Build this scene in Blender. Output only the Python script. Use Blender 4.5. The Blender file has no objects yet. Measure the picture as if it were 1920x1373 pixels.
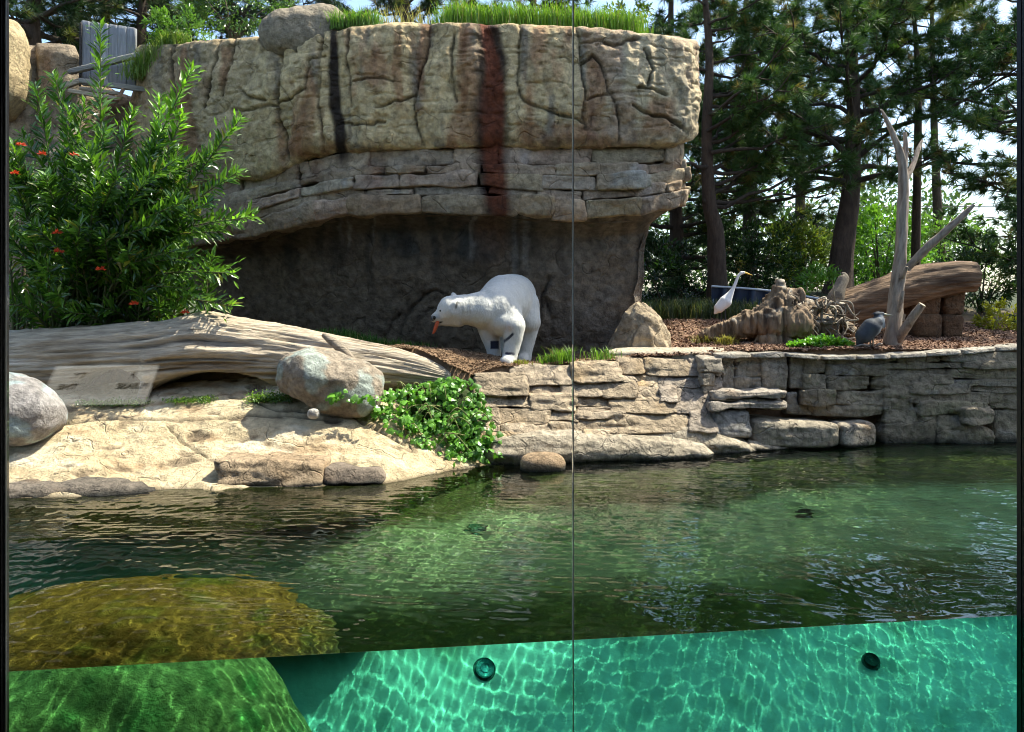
import bpy, bmesh, math
import numpy as np
from mathutils import Vector, Matrix, Euler
R = math.radians
sc = bpy.context.scene
C = sc.collection

# ------------------------------------------------------------------ camera, sky, sun, exposure
H, FPX = 2.05, 1450.0            # eye height above the water, focal length in photo pixels
cam = bpy.data.cameras.new('camera'); cam_o = bpy.data.objects.new('camera', cam); C.objects.link(cam_o)
cam_o.location = (0, 0, H); cam_o.rotation_euler = (R(90), 0, 0)
cam.sensor_width = 36; cam.lens = 36 * FPX / 1920; cam.shift_y = -126.5 / 1920
cam.clip_start = .05; cam.clip_end = 600
sc.camera = cam_o
SUN = Vector((.51, .165, .86)).normalized()
world = bpy.data.worlds.new('World'); sc.world = world; world.use_nodes = True
wn = world.node_tree
sky = wn.nodes.new('ShaderNodeTexSky'); sky.sky_type = 'NISHITA'; sky.sun_disc = False
sky.sun_elevation = math.asin(SUN.z); sky.sun_rotation = math.atan2(SUN.x, SUN.y)
sky.air_density = 1.0; sky.dust_density = 1.8; sky.ozone_density = 1.2
wn.links.new(sky.outputs[0], wn.nodes['Background'].inputs[0])
wn.nodes['Background'].inputs[1].default_value = .15
sl = bpy.data.lights.new('sun', 'SUN'); sl.energy = 4.4; sl.angle = R(.53); sl.color = (1, .93, .80)
sl_o = bpy.data.objects.new('sun', sl); C.objects.link(sl_o); sl_o.location = (8, 6, 20)
sl_o.rotation_euler = SUN.to_track_quat('Z', 'Y').to_euler()
sl.cycles.is_caustics_light = True
vs = sc.view_settings
vs.view_transform = 'Standard'; vs.look = 'None'; vs.gamma = 1; vs.use_curve_mapping = False
vs.exposure = 1.48
cy = sc.cycles
cy.use_denoising = True; cy.max_bounces = 8; cy.diffuse_bounces = 3; cy.glossy_bounces = 3
cy.transmission_bounces = 6; cy.transparent_max_bounces = 16
cy.caustics_reflective = False; cy.caustics_refractive = True; cy.sample_clamp_indirect = 6
cy.filter_width = 1.0; cy.use_adaptive_sampling = True; cy.adaptive_threshold = .02

# ------------------------------------------------------------------ helpers
def P(px, py, Y):
    return np.array([(px - 960) * Y / FPX, Y, H - (py - 560) * Y / FPX])
def to_px(V):
    return 960 + V[..., 0] * FPX / V[..., 1], 560 + (H - V[..., 2]) * FPX / V[..., 1]
def h3(ix, iy, iz, seed):
    h = (ix.astype(np.int64) * 374761393 + iy.astype(np.int64) * 668265263 + iz.astype(np.int64) * 2147483647 + seed * 144269504) & 0xffffffff
    h = ((h ^ (h >> 13)) * 1274126177) & 0xffffffff
    h = ((h ^ (h >> 16)) * 2246822519) & 0xffffffff
    return ((h ^ (h >> 15)) & 0xffffff) / float(0xffffff)
def vnoise(V, seed=0):
    i = np.floor(V); f = V - i; f = f * f * (3 - 2 * f); i = i.astype(np.int64)
    x, y, z = i[..., 0], i[..., 1], i[..., 2]; fx, fy, fz = f[..., 0], f[..., 1], f[..., 2]
    def l(a, b, t): return a + (b - a) * t
    def c(dx, dy, dz): return h3(x + dx, y + dy, z + dz, seed)
    return l(l(l(c(0,0,0), c(1,0,0), fx), l(c(0,1,0), c(1,1,0), fx), fy),
             l(l(c(0,0,1), c(1,0,1), fx), l(c(0,1,1), c(1,1,1), fx), fy), fz) * 2 - 1
def fbm(V, s=1., o=4, seed=0, gain=.5):
    V = np.asarray(V, float); t = 0; a = 1; n = 0
    sc3 = np.array(s) * np.ones(3)
    for k in range(o):
        t = t + a * vnoise(V * sc3 * 2 ** k + 17.3 * k, seed + k); n += a; a *= gain
    return t / n
def ridged(V, s=1., o=4, seed=0):
    V = np.asarray(V, float); t = 0; a = 1; n = 0
    sc3 = np.array(s) * np.ones(3)
    for k in range(o):
        t = t + a * (1 - 2 * np.abs(vnoise(V * sc3 * 2 ** k + 9.1 * k, seed + k))); n += a; a *= .5
    return t / n
def sm(a, b, x):
    t = np.clip((x - a) / (b - a), 0, 1); return t * t * (3 - 2 * t)
def mix(a, b, t):
    t = np.asarray(t)[..., None]; return np.asarray(a) * (1 - t) + np.asarray(b) * t
def interp(x, xs, ys): return np.interp(x, xs, ys)
def polydist(px, py, pts):
    d = np.full(px.shape, 1e9)
    for (x0, y0), (x1, y1) in zip(pts[:-1], pts[1:]):
        dx, dy = x1 - x0, y1 - y0; t = np.clip(((px - x0) * dx + (py - y0) * dy) / (dx * dx + dy * dy + 1e-9), 0, 1)
        d = np.minimum(d, np.hypot(px - x0 - t * dx, py - y0 - t * dy))
    return d

def wloc(o):
    v = Vector((0, 0, 0))
    while o is not None: v += o.location; o = o.parent
    return v
def tag(o, label=None, cat=None, group=None, kind=None):
    if label: o['label'] = label
    if cat: o['category'] = cat
    if group: o['group'] = group
    if kind: o['kind'] = kind
    return o
def thing(name, label, cat, loc, group=None):
    o = bpy.data.objects.new(name, None); C.objects.link(o); o.location = Vector([float(v) for v in loc]); o.empty_display_size = .1
    return tag(o, label, cat, group)
def make_mesh(name, V, F, col=None, smooth=True, mats=(), mi=None):
    V = np.asarray(V, np.float32).reshape(-1, 3)
    me = bpy.data.meshes.new(name)
    if isinstance(F, np.ndarray):
        k = F.shape[1]; n = len(F)
        me.vertices.add(len(V)); me.vertices.foreach_set('co', V.ravel())
        me.loops.add(n * k); me.loops.foreach_set('vertex_index', F.astype(np.int32).ravel())
        me.polygons.add(n); me.polygons.foreach_set('loop_start', np.arange(0, n * k, k, dtype=np.int32))
        me.polygons.foreach_set('loop_total', np.full(n, k, np.int32))
        me.update(calc_edges=True); me.validate()
    else:
        me.from_pydata(V.tolist(), [], [[int(i) for i in f] for f in F]); me.update()
    me.polygons.foreach_set('use_smooth', np.full(len(me.polygons), bool(smooth)))
    for m in mats: me.materials.append(m)
    if mi is not None: me.polygons.foreach_set('material_index', np.asarray(mi, np.int32))
    if col is not None:
        col = np.asarray(col, np.float32)
        if col.ndim == 1: col = np.tile(col, (len(V), 1))
        a = me.color_attributes.new('Col', 'FLOAT_COLOR', 'POINT')
        a.data.foreach_set('color', np.hstack([col[:, :3], np.ones((len(col), 1), np.float32)]).ravel())
    return me
def obj(name, V, F, mat, parent=None, col=None, smooth=True, kind=None, mi=None):
    mats = mat if isinstance(mat, (list, tuple)) else [mat]
    V = np.asarray(V, float).reshape(-1, 3)
    if parent is None:                                   # origin at the thing's base
        base = Vector(((V[:, 0].min() + V[:, 0].max()) / 2, (V[:, 1].min() + V[:, 1].max()) / 2, V[:, 2].min()))
    else:
        base = wloc(parent)
    me = make_mesh(name, V - np.array(base), F, col, smooth, mats, mi)
    o = bpy.data.objects.new(name, me); C.objects.link(o)
    if parent is None: o.location = base
    else: o.parent = parent
    if kind: o['kind'] = kind
    return o
class MB:                                              # collects triangles / quads into one mesh
    def __init__(s): s.V = []; s.F = []; s.Cc = []; s.n = 0
    def add(s, V, F, col=None):
        V = np.asarray(V, float).reshape(-1, 3)
        s.V.append(V); s.F += [[int(i) + s.n for i in f] for f in F]; s.n += len(V)
        if col is not None:
            col = np.asarray(col, float); s.Cc.append(np.tile(col, (len(V), 1)) if col.ndim == 1 else col)
        return s
    def build(s, name, mat, parent=None, smooth=True, kind=None):
        return obj(name, np.vstack(s.V), s.F, mat, parent, np.vstack(s.Cc) if s.Cc else None, smooth, kind)

def grid_faces(nu, nv, closed=False):
    i = np.arange(nu * nv).reshape(nu, nv)
    if closed: i = np.hstack([i, i[:, :1]])
    return np.stack([i[:-1, :-1], i[1:, :-1], i[1:, 1:], i[:-1, 1:]], -1).reshape(-1, 4)

_cube = {}
def cube_grid(n):
    if n in _cube: return _cube[n]
    t = np.linspace(-1, 1, n + 1); vid = {}; V = []; F = []
    def g(p):
        k = tuple(np.round(p, 5))
        if k not in vid: vid[k] = len(V); V.append(p)
        return vid[k]
    for ax in range(3):
        for s in (-1, 1):
            u, v = (ax + 1) % 3, (ax + 2) % 3
            for a in range(n):
                for b in range(n):
                    q = []
                    for da, db in ((0, 0), (1, 0), (1, 1), (0, 1)):
                        p = np.zeros(3); p[ax] = s; p[u] = t[a + da]; p[v] = t[b + db]; q.append(g(p))
                    F.append(q if s > 0 else q[::-1])
    _cube[n] = (np.array(V), np.array(F)); return _cube[n]
def rbox8(cor, n=6, p=7., amp=.02, freq=5., seed=0, ridge=0.):
    """rounded, weathered stone inside 8 corners cor[x][y][z] (0/1 each)"""
    c, F = cube_grid(n)
    # squash grid towards edges so that rounding is tight
    c = np.sign(c) * np.abs(c) ** .8
    q = c / (np.sum(np.abs(c) ** p, 1) ** (1 / p))[:, None]
    u = (q + 1) / 2; V = np.zeros_like(u)
    for i in (0, 1):
        for j in (0, 1):
            for k in (0, 1):
                w = (u[:, 0] if i else 1 - u[:, 0]) * (u[:, 1] if j else 1 - u[:, 1]) * (u[:, 2] if k else 1 - u[:, 2])
                V += w[:, None] * np.asarray(cor[i][j][k])
    d = V - V.mean(0); L = np.linalg.norm(d, axis=1, keepdims=True) + 1e-9
    nrm = q / np.linalg.norm(q, axis=1, keepdims=True)
    disp = amp * fbm(V, freq, 4, seed, .55)
    if ridge: disp = disp + ridge * ridged(V, (freq * .6, freq * .6, freq * 3), 3, seed + 5)
    # push along approx normal in world frame: x -> along width, y -> depth, z -> up
    ex = np.asarray(cor[1][0][0]) - np.asarray(cor[0][0][0]); ey = np.asarray(cor[0][1][0]) - np.asarray(cor[0][0][0]); ez = np.asarray(cor[0][0][1]) - np.asarray(cor[0][0][0])
    for e in (ex, ey, ez): e /= np.linalg.norm(e) + 1e-9
    N = nrm[:, :1] * ex + nrm[:, 1:2] * ey + nrm[:, 2:] * ez
    V = V + N * disp[:, None]
    return V, F
def rbox(c, half, rz=0., tilt=(0, 0), **k):
    M = Euler((tilt[0], tilt[1], rz)).to_matrix(); c = np.asarray(c, float)
    cor = [[[c + np.array(M @ Vector((half[0] * (2 * i - 1), half[1] * (2 * j - 1), half[2] * (2 * l - 1)))) for l in (0, 1)] for j in (0, 1)] for i in (0, 1)]
    return rbox8(cor, **k)
def blob(c, rad, rz=0., tilt=(0, 0), n=14, p=2.4, amp=.05, freq=2., seed=0, facet=0.):
    cc, F = cube_grid(n)
    q = cc / (np.sum(np.abs(cc) ** p, 1) ** (1 / p))[:, None]
    M = np.array(Euler((tilt[0], tilt[1], rz)).to_matrix())
    V = (q * np.asarray(rad)) @ M.T + np.asarray(c)
    N = (q / np.asarray(rad)); N /= np.linalg.norm(N, axis=1, keepdims=True); N = N @ M.T
    d = amp * fbm(V, freq, 5, seed)
    if facet: d = d + facet * ridged(V, freq * .8, 3, seed + 3)
    return V + N * d[:, None], F
def frames(pts):
    pts = np.asarray(pts, float); T = np.gradient(pts, axis=0); T /= np.linalg.norm(T, axis=1, keepdims=True) + 1e-9
    up = np.array([0, 0, 1.]) if abs(T[0, 2]) < .9 else np.array([1., 0, 0])
    A = []; a = np.cross(T[0], up); a /= np.linalg.norm(a)
    for t in T:
        a = a - t * np.dot(a, t); a /= np.linalg.norm(a) + 1e-9; A.append(a.copy())
    A = np.array(A); return T, A, np.cross(T, A)
def resample(pts, n, extra=None):
    pts = np.asarray(pts, float); k = len(pts)
    # Catmull-Rom through points
    t = np.linspace(0, k - 1, n); i = np.clip(t.astype(int), 0, k - 2); f = (t - i)[:, None]
    def g(j): return pts[np.clip(j, 0, k - 1)]
    p0, p1, p2, p3 = g(i - 1), g(i), g(i + 1), g(i + 2)
    return .5 * (2 * p1 + (p2 - p0) * f + (2 * p0 - 5 * p1 + 4 * p2 - p3) * f ** 2 + (3 * p1 - p0 - 3 * p2 + p3) * f ** 3)
def tube(pts, rad, nseg=8, amp=0., freq=(3, .6), seed=0, cap=True, squash=None):
    pts = np.asarray(pts, float); T, A, B = frames(pts); n = len(pts)
    rad = np.interp(np.linspace(0, 1, n), np.linspace(0, 1, len(np.atleast_1d(rad))), np.atleast_1d(rad))
    th = np.linspace(0, 2 * math.pi, nseg, endpoint=False)
    L = np.concatenate([[0], np.cumsum(np.linalg.norm(np.diff(pts, axis=0), axis=1))])
    r = np.repeat(rad[:, None], nseg, 1)
    if amp:
        Q = np.stack([np.cos(th)[None] * freq[0] + 0 * r, np.sin(th)[None] * freq[0] + 0 * r, L[:, None] * freq[1] + 0 * r], -1)
        r = r * (1 + amp * (ridged(Q, 1, 4, seed)))
    ca, sa = np.cos(th)[None, :, None], np.sin(th)[None, :, None]
    if squash: sa = sa * squash
    V = pts[:, None] + r[..., None] * (ca * A[:, None] + sa * B[:, None])
    F = [list(f) for f in grid_faces(n, nseg, True)]
    V = V.reshape(-1, 3)
    if cap:
        m = len(V); V = np.vstack([V, pts[:1], pts[-1:]])
        for j in range(nseg):
            F.append([m, (j + 1) % nseg, j]); F.append([m + 1, (n - 1) * nseg + j, (n - 1) * nseg + (j + 1) % nseg])
    return V, F

# ------------------------------------------------------------------ materials (procedural, colour from a computed vertex attribute)
def new_mat(name):
    m = bpy.data.materials.new(name); m.use_nodes = True; return m, m.node_tree, m.node_tree.nodes['Principled BSDF']
def nd(t, k, **kw):
    n = t.nodes.new(k)
    for a, b in kw.items(): setattr(n, a, b)
    return n
def vc_mat(name, rough=.85, ns=6., namt=.35, bs=14., bstr=.5, bdist=.03, stretch=(1, 1, 1), spec=.3, rnd=0., sheen=0., chisel=0., cs=5., crack=0., ks=2.2):
    m, t, b = new_mat(name)
    col = nd(t, 'ShaderNodeVertexColor', layer_name='Col')
    geo = nd(t, 'ShaderNodeNewGeometry'); mp = nd(t, 'ShaderNodeMapping'); mp.inputs['Scale'].default_value = stretch
    t.links.new(geo.outputs['Position'], mp.inputs['Vector'])
    n1 = nd(t, 'ShaderNodeTexNoise'); n1.inputs['Scale'].default_value = ns; n1.inputs['Detail'].default_value = 8; n1.inputs['Roughness'].default_value = .65
    t.links.new(mp.outputs[0], n1.inputs['Vector'])
    mr = nd(t, 'ShaderNodeMapRange'); mr.inputs[1].default_value = .25; mr.inputs[2].default_value = .75; mr.inputs[3].default_value = 1 - namt; mr.inputs[4].default_value = 1 + namt
    t.links.new(n1.outputs[0], mr.inputs[0])
    fac = mr.outputs[0]
    if rnd:
        oi = nd(t, 'ShaderNodeObjectInfo'); m2 = nd(t, 'ShaderNodeMapRange'); m2.inputs[3].default_value = 1 - rnd; m2.inputs[4].default_value = 1 + rnd
        t.links.new(oi.outputs['Random'], m2.inputs[0]); mu = nd(t, 'ShaderNodeMath', operation='MULTIPLY')
        t.links.new(fac, mu.inputs[0]); t.links.new(m2.outputs[0], mu.inputs[1]); fac = mu.outputs[0]
    ck = None
    if crack:                                    # hairline cracks darkened in colour: thin isolines of a noise, broken up by a second one
        kn = nd(t, 'ShaderNodeTexNoise'); kn.inputs['Scale'].default_value = ks; kn.inputs['Detail'].default_value = 2.5; kn.inputs['Roughness'].default_value = .5; t.links.new(mp.outputs[0], kn.inputs['Vector'])
        ab = nd(t, 'ShaderNodeMath', operation='SUBTRACT'); ab.inputs[1].default_value = .5; t.links.new(kn.outputs[0], ab.inputs[0]); a2 = nd(t, 'ShaderNodeMath', operation='ABSOLUTE'); t.links.new(ab.outputs[0], a2.inputs[0])
        k2 = nd(t, 'ShaderNodeTexNoise'); k2.inputs['Scale'].default_value = ks * 1.7; k2.inputs['Detail'].default_value = 2; t.links.new(mp.outputs[0], k2.inputs['Vector'])
        wd = nd(t, 'ShaderNodeMapRange'); wd.inputs[1].default_value = .42; wd.inputs[2].default_value = .62; wd.inputs[3].default_value = .0005; wd.inputs[4].default_value = .020; t.links.new(k2.outputs[0], wd.inputs[0])
        km = nd(t, 'ShaderNodeMapRange'); km.interpolation_type = 'SMOOTHSTEP'; t.links.new(a2.outputs[0], km.inputs[0]); t.links.new(wd.outputs[0], km.inputs[2]); ck = km.outputs[0]
        kd = nd(t, 'ShaderNodeMapRange'); kd.inputs[3].default_value = 1 - crack; t.links.new(ck, kd.inputs[0]); ml = nd(t, 'ShaderNodeMath', operation='MULTIPLY'); t.links.new(fac, ml.inputs[0]); t.links.new(kd.outputs[0], ml.inputs[1]); fac = ml.outputs[0]
    vm = nd(t, 'ShaderNodeVectorMath', operation='SCALE'); t.links.new(col.outputs[0], vm.inputs[0]); t.links.new(fac, vm.inputs['Scale'])
    t.links.new(vm.outputs[0], b.inputs['Base Color'])
    n2 = nd(t, 'ShaderNodeTexNoise'); n2.inputs['Scale'].default_value = bs; n2.inputs['Detail'].default_value = 10; n2.inputs['Roughness'].default_value = .7
    t.links.new(mp.outputs[0], n2.inputs['Vector'])
    bp = nd(t, 'ShaderNodeBump'); bp.inputs['Strength'].default_value = bstr; bp.inputs['Distance'].default_value = bdist
    t.links.new(n2.outputs[0], bp.inputs['Height']); t.links.new(bp.outputs[0], b.inputs['Normal'])
    if ck is not None:
        hs = nd(t, 'ShaderNodeMath', operation='MULTIPLY_ADD'); hs.inputs[1].default_value = .22; t.links.new(ck, hs.inputs[0]); t.links.new(n2.outputs[0], hs.inputs[2]); t.links.new(hs.outputs[0], bp.inputs['Height'])
    if chisel:                                   # flaked facets: warped cell pattern
        wn_ = nd(t, 'ShaderNodeTexNoise'); wn_.inputs['Scale'].default_value = 3.; wn_.inputs['Detail'].default_value = 4; t.links.new(mp.outputs[0], wn_.inputs['Vector'])
        ad = nd(t, 'ShaderNodeVectorMath', operation='MULTIPLY_ADD'); ad.inputs[1].default_value = (.35, .35, .35); t.links.new(wn_.outputs['Color'], ad.inputs[0]); t.links.new(mp.outputs[0], ad.inputs[2])
        vo = nd(t, 'ShaderNodeTexVoronoi', feature='F1'); vo.inputs['Scale'].default_value = cs; t.links.new(ad.outputs[0], vo.inputs['Vector'])
        b2 = nd(t, 'ShaderNodeBump'); b2.inputs['Strength'].default_value = chisel; b2.inputs['Distance'].default_value = .06
        t.links.new(vo.outputs['Distance'], b2.inputs['Height']); t.links.new(b2.outputs[0], bp.inputs['Normal'])
    b.inputs['Roughness'].default_value = rough; b.inputs['Specular IOR Level'].default_value = spec
    if sheen: b.inputs['Sheen Weight'].default_value = sheen
    return m
def leaf_mat(name, trans=.4, rough=.45, rnd=0., plain=None, spec=.5, tint=(1.15, 1.25, .55)):
    m, t, b = new_mat(name)
    if plain is None:
        col = nd(t, 'ShaderNodeVertexColor', layer_name='Col').outputs[0]
    else:
        r = nd(t, 'ShaderNodeRGB'); r.outputs[0].default_value = (*plain, 1); col = r.outputs[0]
    if rnd:
        oi = nd(t, 'ShaderNodeObjectInfo'); m2 = nd(t, 'ShaderNodeMapRange'); m2.inputs[3].default_value = 1 - rnd; m2.inputs[4].default_value = 1 + rnd
        t.links.new(oi.outputs['Random'], m2.inputs[0])
        vm = nd(t, 'ShaderNodeVectorMath', operation='SCALE'); t.links.new(col, vm.inputs[0]); t.links.new(m2.outputs[0], vm.inputs['Scale']); col = vm.outputs[0]
    t.links.new(col, b.inputs['Base Color']); b.inputs['Roughness'].default_value = rough; b.inputs['Specular IOR Level'].default_value = spec
    tr = nd(t, 'ShaderNodeBsdfTranslucent'); tm = nd(t, 'ShaderNodeVectorMath', operation='MULTIPLY'); tm.inputs[1].default_value = tint
    t.links.new(col, tm.inputs[0]); t.links.new(tm.outputs[0], tr.inputs[0])
    mx = nd(t, 'ShaderNodeMixShader'); mx.inputs[0].default_value = trans
    t.links.new(b.outputs[0], mx.inputs[1]); t.links.new(tr.outputs[0], mx.inputs[2])
    t.links.new(mx.outputs[0], t.nodes['Material Output'].inputs[0])
    return m
def flat_mat(name, c, rough=.6, metal=0., spec=.4):
    m, t, b = new_mat(name); b.inputs['Base Color'].default_value = (*c, 1); b.inputs['Roughness'].default_value = rough
    b.inputs['Metallic'].default_value = metal; b.inputs['Specular IOR Level'].default_value = spec
    return m
M_cliff = vc_mat('cliff_rock', .9, 9, .62, 8, 1., .1, chisel=.7, cs=4.5, crack=.2, ks=1.3)
M_stone = vc_mat('wall_stone', .85, 11, .6, 12, 1., .09, rnd=.12, chisel=.8, cs=7., crack=.25, ks=1.9)
M_slab = vc_mat('pale_slab_rock', .9, 9, .4, 11, 1., .08, chisel=.5, cs=7., crack=.22, ks=1.6)
M_boulder = vc_mat('boulder_rock', .85, 13, .6, 12, 1., .08, chisel=.5, cs=4., crack=.0)
M_wood = vc_mat('weathered_wood', .85, 9, .5, 9, 1., .06, stretch=(.25, 2.2, 2.6))
M_vwood = vc_mat('upright_wood', .85, 9, .4, 12, .8, .02, stretch=(2.6, 2.6, .25))
M_root = vc_mat('root_wood', .85, 10, .45, 16, .8, .02)
M_bark = vc_mat('pine_bark', .95, 7, .5, 9, 1., .05, stretch=(2, 2, .6))
M_soil = vc_mat('soil', .95, 10, .5, 25, .8, .03)
M_floor = vc_mat('pool_floor_concrete', .9, 3, .3, 7, .5, .04)
M_chip = vc_mat('bark_chips', .9, 30, .3, 40, .2, .01)
M_leaf = leaf_mat('shrub_leaf', .42, .24, rnd=.0, spec=.8)
M_leafo = leaf_mat('shrub_leaf_single', .5, .3, rnd=.45, plain=(.17, .34, .035), spec=.8)
M_ivy = leaf_mat('ivy_leaf', .4, .3, rnd=.45, plain=(.15, .35, .04))
M_ivys = leaf_mat('ivy_leaf_mass', .4, .35)
M_needle = leaf_mat('pine_needle', .25, .5, spec=.35)
M_grass = leaf_mat('grass_blade', .45, .5)
M_flower = leaf_mat('flower', .3, .6, plain=(.6, .07, .015), tint=(1, 1, 1))

# ------------------------------------------------------------------ window line, water, pool
GA, GB = np.array([-2.74, 4.217]), np.array([3.27, 4.97])      # foot of the glass, left to right
gd = (GB - GA) / np.linalg.norm(GB - GA); gn = np.array([-gd[1], gd[0]])   # gn points out over the pool
def glass_y(x): return GA[1] + (x - GA[0]) * gd[1] / gd[0]
SH_PX = [-600, 18, 400, 600, 720, 820, 900, 1100, 1340, 1420, 1650, 1910, 2500]
SH_Y = [8.0, 8.03, 8.22, 8.38, 8.62, 9.05, 9.44, 9.65, 9.97, 10.43, 10.93, 11.0, 11.2]
def shore(px): return np.interp(px, SH_PX, SH_Y)
rg = np.random.default_rng(7)
WAVES = []
for lam, amp in [(1.7, .008), (1.1, .0055), (.8, .0042), (.62, .0034), (.5, .003), (.42, .0019), (.36, .0016), (.3, .0014), (.25, .0013), (.21, .0013), (.17, .0013), (.14, .0012), (.12, .0011), (.1, .0010), (.085, .0007), (.072, .0005)]:
    for r in range(2):
        a = rg.normal(1.2, .75)
        WAVES.append((2 * math.pi / (lam * rg.uniform(.85, 1.15)), a, rg.uniform(0, 6.28), amp * rg.uniform(.5, .9)))
def wave(X, Y):
    # ripples run mostly towards the window; a little warp keeps them from lining up
    Q = np.stack([X, Y, 0 * X], -1)
    wx = X + .25 * fbm(Q, .8, 2, 31); wy = Y + .25 * fbm(Q, .8, 2, 37)
    env = .55 + .45 * fbm(Q, .45, 2, 41) + .45 * sm(2., 5., X) * sm(6, 9, Y)
    z = 0
    for k, a, p, m in WAVES: z = z + m * np.sin(k * (math.cos(a) * wx + math.sin(a) * wy) + p)
    return z * env * .85
def floor_z(X, Y):
    px = 960 + X * FPX / np.maximum(Y, 1); ys = shore(px) + .15
    t = np.clip((Y - 6.7) / (ys - 6.7), 0, 1.25)
    z = -3.3 + 2.95 * np.minimum(t, 1) ** .9 - .5 * np.maximum(t - 1, 0)
    Q = np.stack([X, Y, z], -1)
    return z + .12 * fbm(Q, .9, 4, 3) + .03 * fbm(Q, 5, 3, 5)
def wet_mat(name, tint, rough=0.):
    m = bpy.data.materials.new(name); m.use_nodes = True; t = m.node_tree; t.nodes.clear()
    o = nd(t, 'ShaderNodeOutputMaterial'); fr = nd(t, 'ShaderNodeFresnel'); fr.inputs['IOR'].default_value = 1.333
    rf = nd(t, 'ShaderNodeBsdfRefraction'); rf.inputs['IOR'].default_value = 1.333; rf.inputs['Roughness'].default_value = 0; rf.inputs['Color'].default_value = (*tint, 1)
    gl = nd(t, 'ShaderNodeBsdfGlossy'); gl.inputs['Roughness'].default_value = rough; gl.inputs['Color'].default_value = (1, 1, 1, 1)
    mx = nd(t, 'ShaderNodeMixShader'); t.links.new(fr.outputs[0], mx.inputs[0]); t.links.new(rf.outputs[0], mx.inputs[1]); t.links.new(gl.outputs[0], mx.inputs[2])
    t.links.new(mx.outputs[0], o.inputs[0]); return m
def build_water():
    nx, ny = 820, 470
    xs = np.linspace(-7.2, 9.2, nx); s = np.linspace(0, 1, ny) ** 1.25
    X = np.repeat(xs[None], ny, 0); y0 = glass_y(xs) + .035
    Y = y0[None] + (11.6 - y0)[None] * s[:, None]
    Z = wave(X, Y) * sm(0, .05, s)[:, None] ** .5
    V = np.stack([X, Y, Z], -1).reshape(-1, 3); n = len(V)
    F = [list(f) for f in grid_faces(ny, nx)]; F = [f[::-1] for f in F]; mi = [0] * len(F)
    idx = np.arange(n).reshape(ny, nx); fr = idx[0]
    Vf = V[fr].copy(); Vf[:, 2] = -5
    V = np.vstack([V, Vf, [[-7.2, 11.6, -5], [9.2, 11.6, -5]]])
    for k in range(nx - 1): F.append([fr[k], n + k, n + k + 1, fr[k + 1]]); mi.append(1)
    a, b = n + nx, n + nx + 1
    F.append([n + k for k in range(nx)][::-1] + [a, b]); F.append(list(idx[:, 0]) + [a, n]); F.append(list(idx[::-1, -1]) + [n + nx - 1, b]); F.append(list(idx[-1]) + [b, a])
    mi += [1] * 4
    o = obj('water', V, F, [wet_mat('water_surface', (.43, .55, .36)), wet_mat('water_at_glass', (.20, 1., .95))], None, None, True, 'structure', mi)
    bm = bmesh.new(); bm.from_mesh(o.data); bmesh.ops.recalc_face_normals(bm, faces=bm.faces); bm.to_mesh(o.data); bm.free()
    me = o.data; me.polygons.foreach_set('use_smooth', [p.material_index == 0 for p in me.polygons])
    o.cycles.is_caustics_caster = True
    return o
build_water()
def receiver(o): o.cycles.is_caustics_receiver = True; return o
def build_floor():
    nx, ny = 260, 200
    X, Y = np.meshgrid(np.linspace(-9, 11, nx), np.linspace(3.4, 12.2, ny))
    Z = floor_z(X, Y); V = np.stack([X, Y, Z], -1).reshape(-1, 3)
    n = fbm(V, .8, 4, 11); n2 = fbm(V, 3, 4, 13)
    col = mix((.62, .78, .70), (.82, .88, .85), n * .5 + .5); col = mix(col, (.26, .42, .3), sm(.1, .7, n2) * .6)
    zz = V[:, 2] + .12 * n2; col = mix(col, (.16, .13, .06), sm(-1.38, -1.12, zz) * .9); col = mix(col, (.14, .21, .09), 1 - sm(-2.5, -1.95, zz))
    receiver(obj('pool_floor', V, grid_faces(ny, nx)[:, ::-1], M_floor, None, col, True, 'structure'))
build_floor()

# ------------------------------------------------------------------ ground above the pool
CP = [(-300,640,11),(100,642,11.2),(400,625,11.4),(640,632,11.2),(640,655,10.5),(750,650,10.5),(850,656,10.6),(900,662,10.7),(935,673,10.6),(985,684,11.5),(750,668,11.6),
      (860,690,10.1),(890,706,10.3),(990,688,10.5),(1050,682,10.6),(1180,669,10.85),(1340,662,11.0),(1500,656,11.1),(1700,656,11.2),(1900,650,11.2),(2300,640,11.4),
      (500,668,13),(900,668,13),(1150,660,12.5),(1250,622,13),(1240,602,13.8),(1350,606,13.6),(1330,592,15),(1500,640,12),(1500,585,15.5),(1580,545,17),(1850,644,12),(1860,600,15),(2300,600,15),
      (960,552,25),(300,560,20),(1900,548,25),(2600,550,25),(-800,560,20),(960,555,70),(3000,555,70),(-1500,555,70)]
_cp = np.array([P(*c) for c in CP])
def _k(d): return d
_A = _k(np.linalg.norm(_cp[:, None, :2] - _cp[None, :, :2], axis=2)); _m = _cp[:, 2].mean()
_w = np.linalg.solve(_A + 1e-6 * np.eye(len(_cp)), _cp[:, 2] - _m)
def ground_z(X, Y):
    X = np.asarray(X, float); Y = np.asarray(Y, float); out = np.full(np.broadcast(X, Y).shape, _m)
    for (cx, cy_, _), w in zip(_cp, _w): out = out + w * np.hypot(X - cx, Y - cy_)
    return out
WF_PX = [-700, 780, 850, 890, 1000, 1180, 1335, 1345, 1480, 1700, 1910, 2600]
WF_Y = [10.4, 10.4, 10.15, 10.33, 10.55, 10.85, 11.0, 11.06, 11.16, 11.2, 11.22, 11.3]
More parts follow.
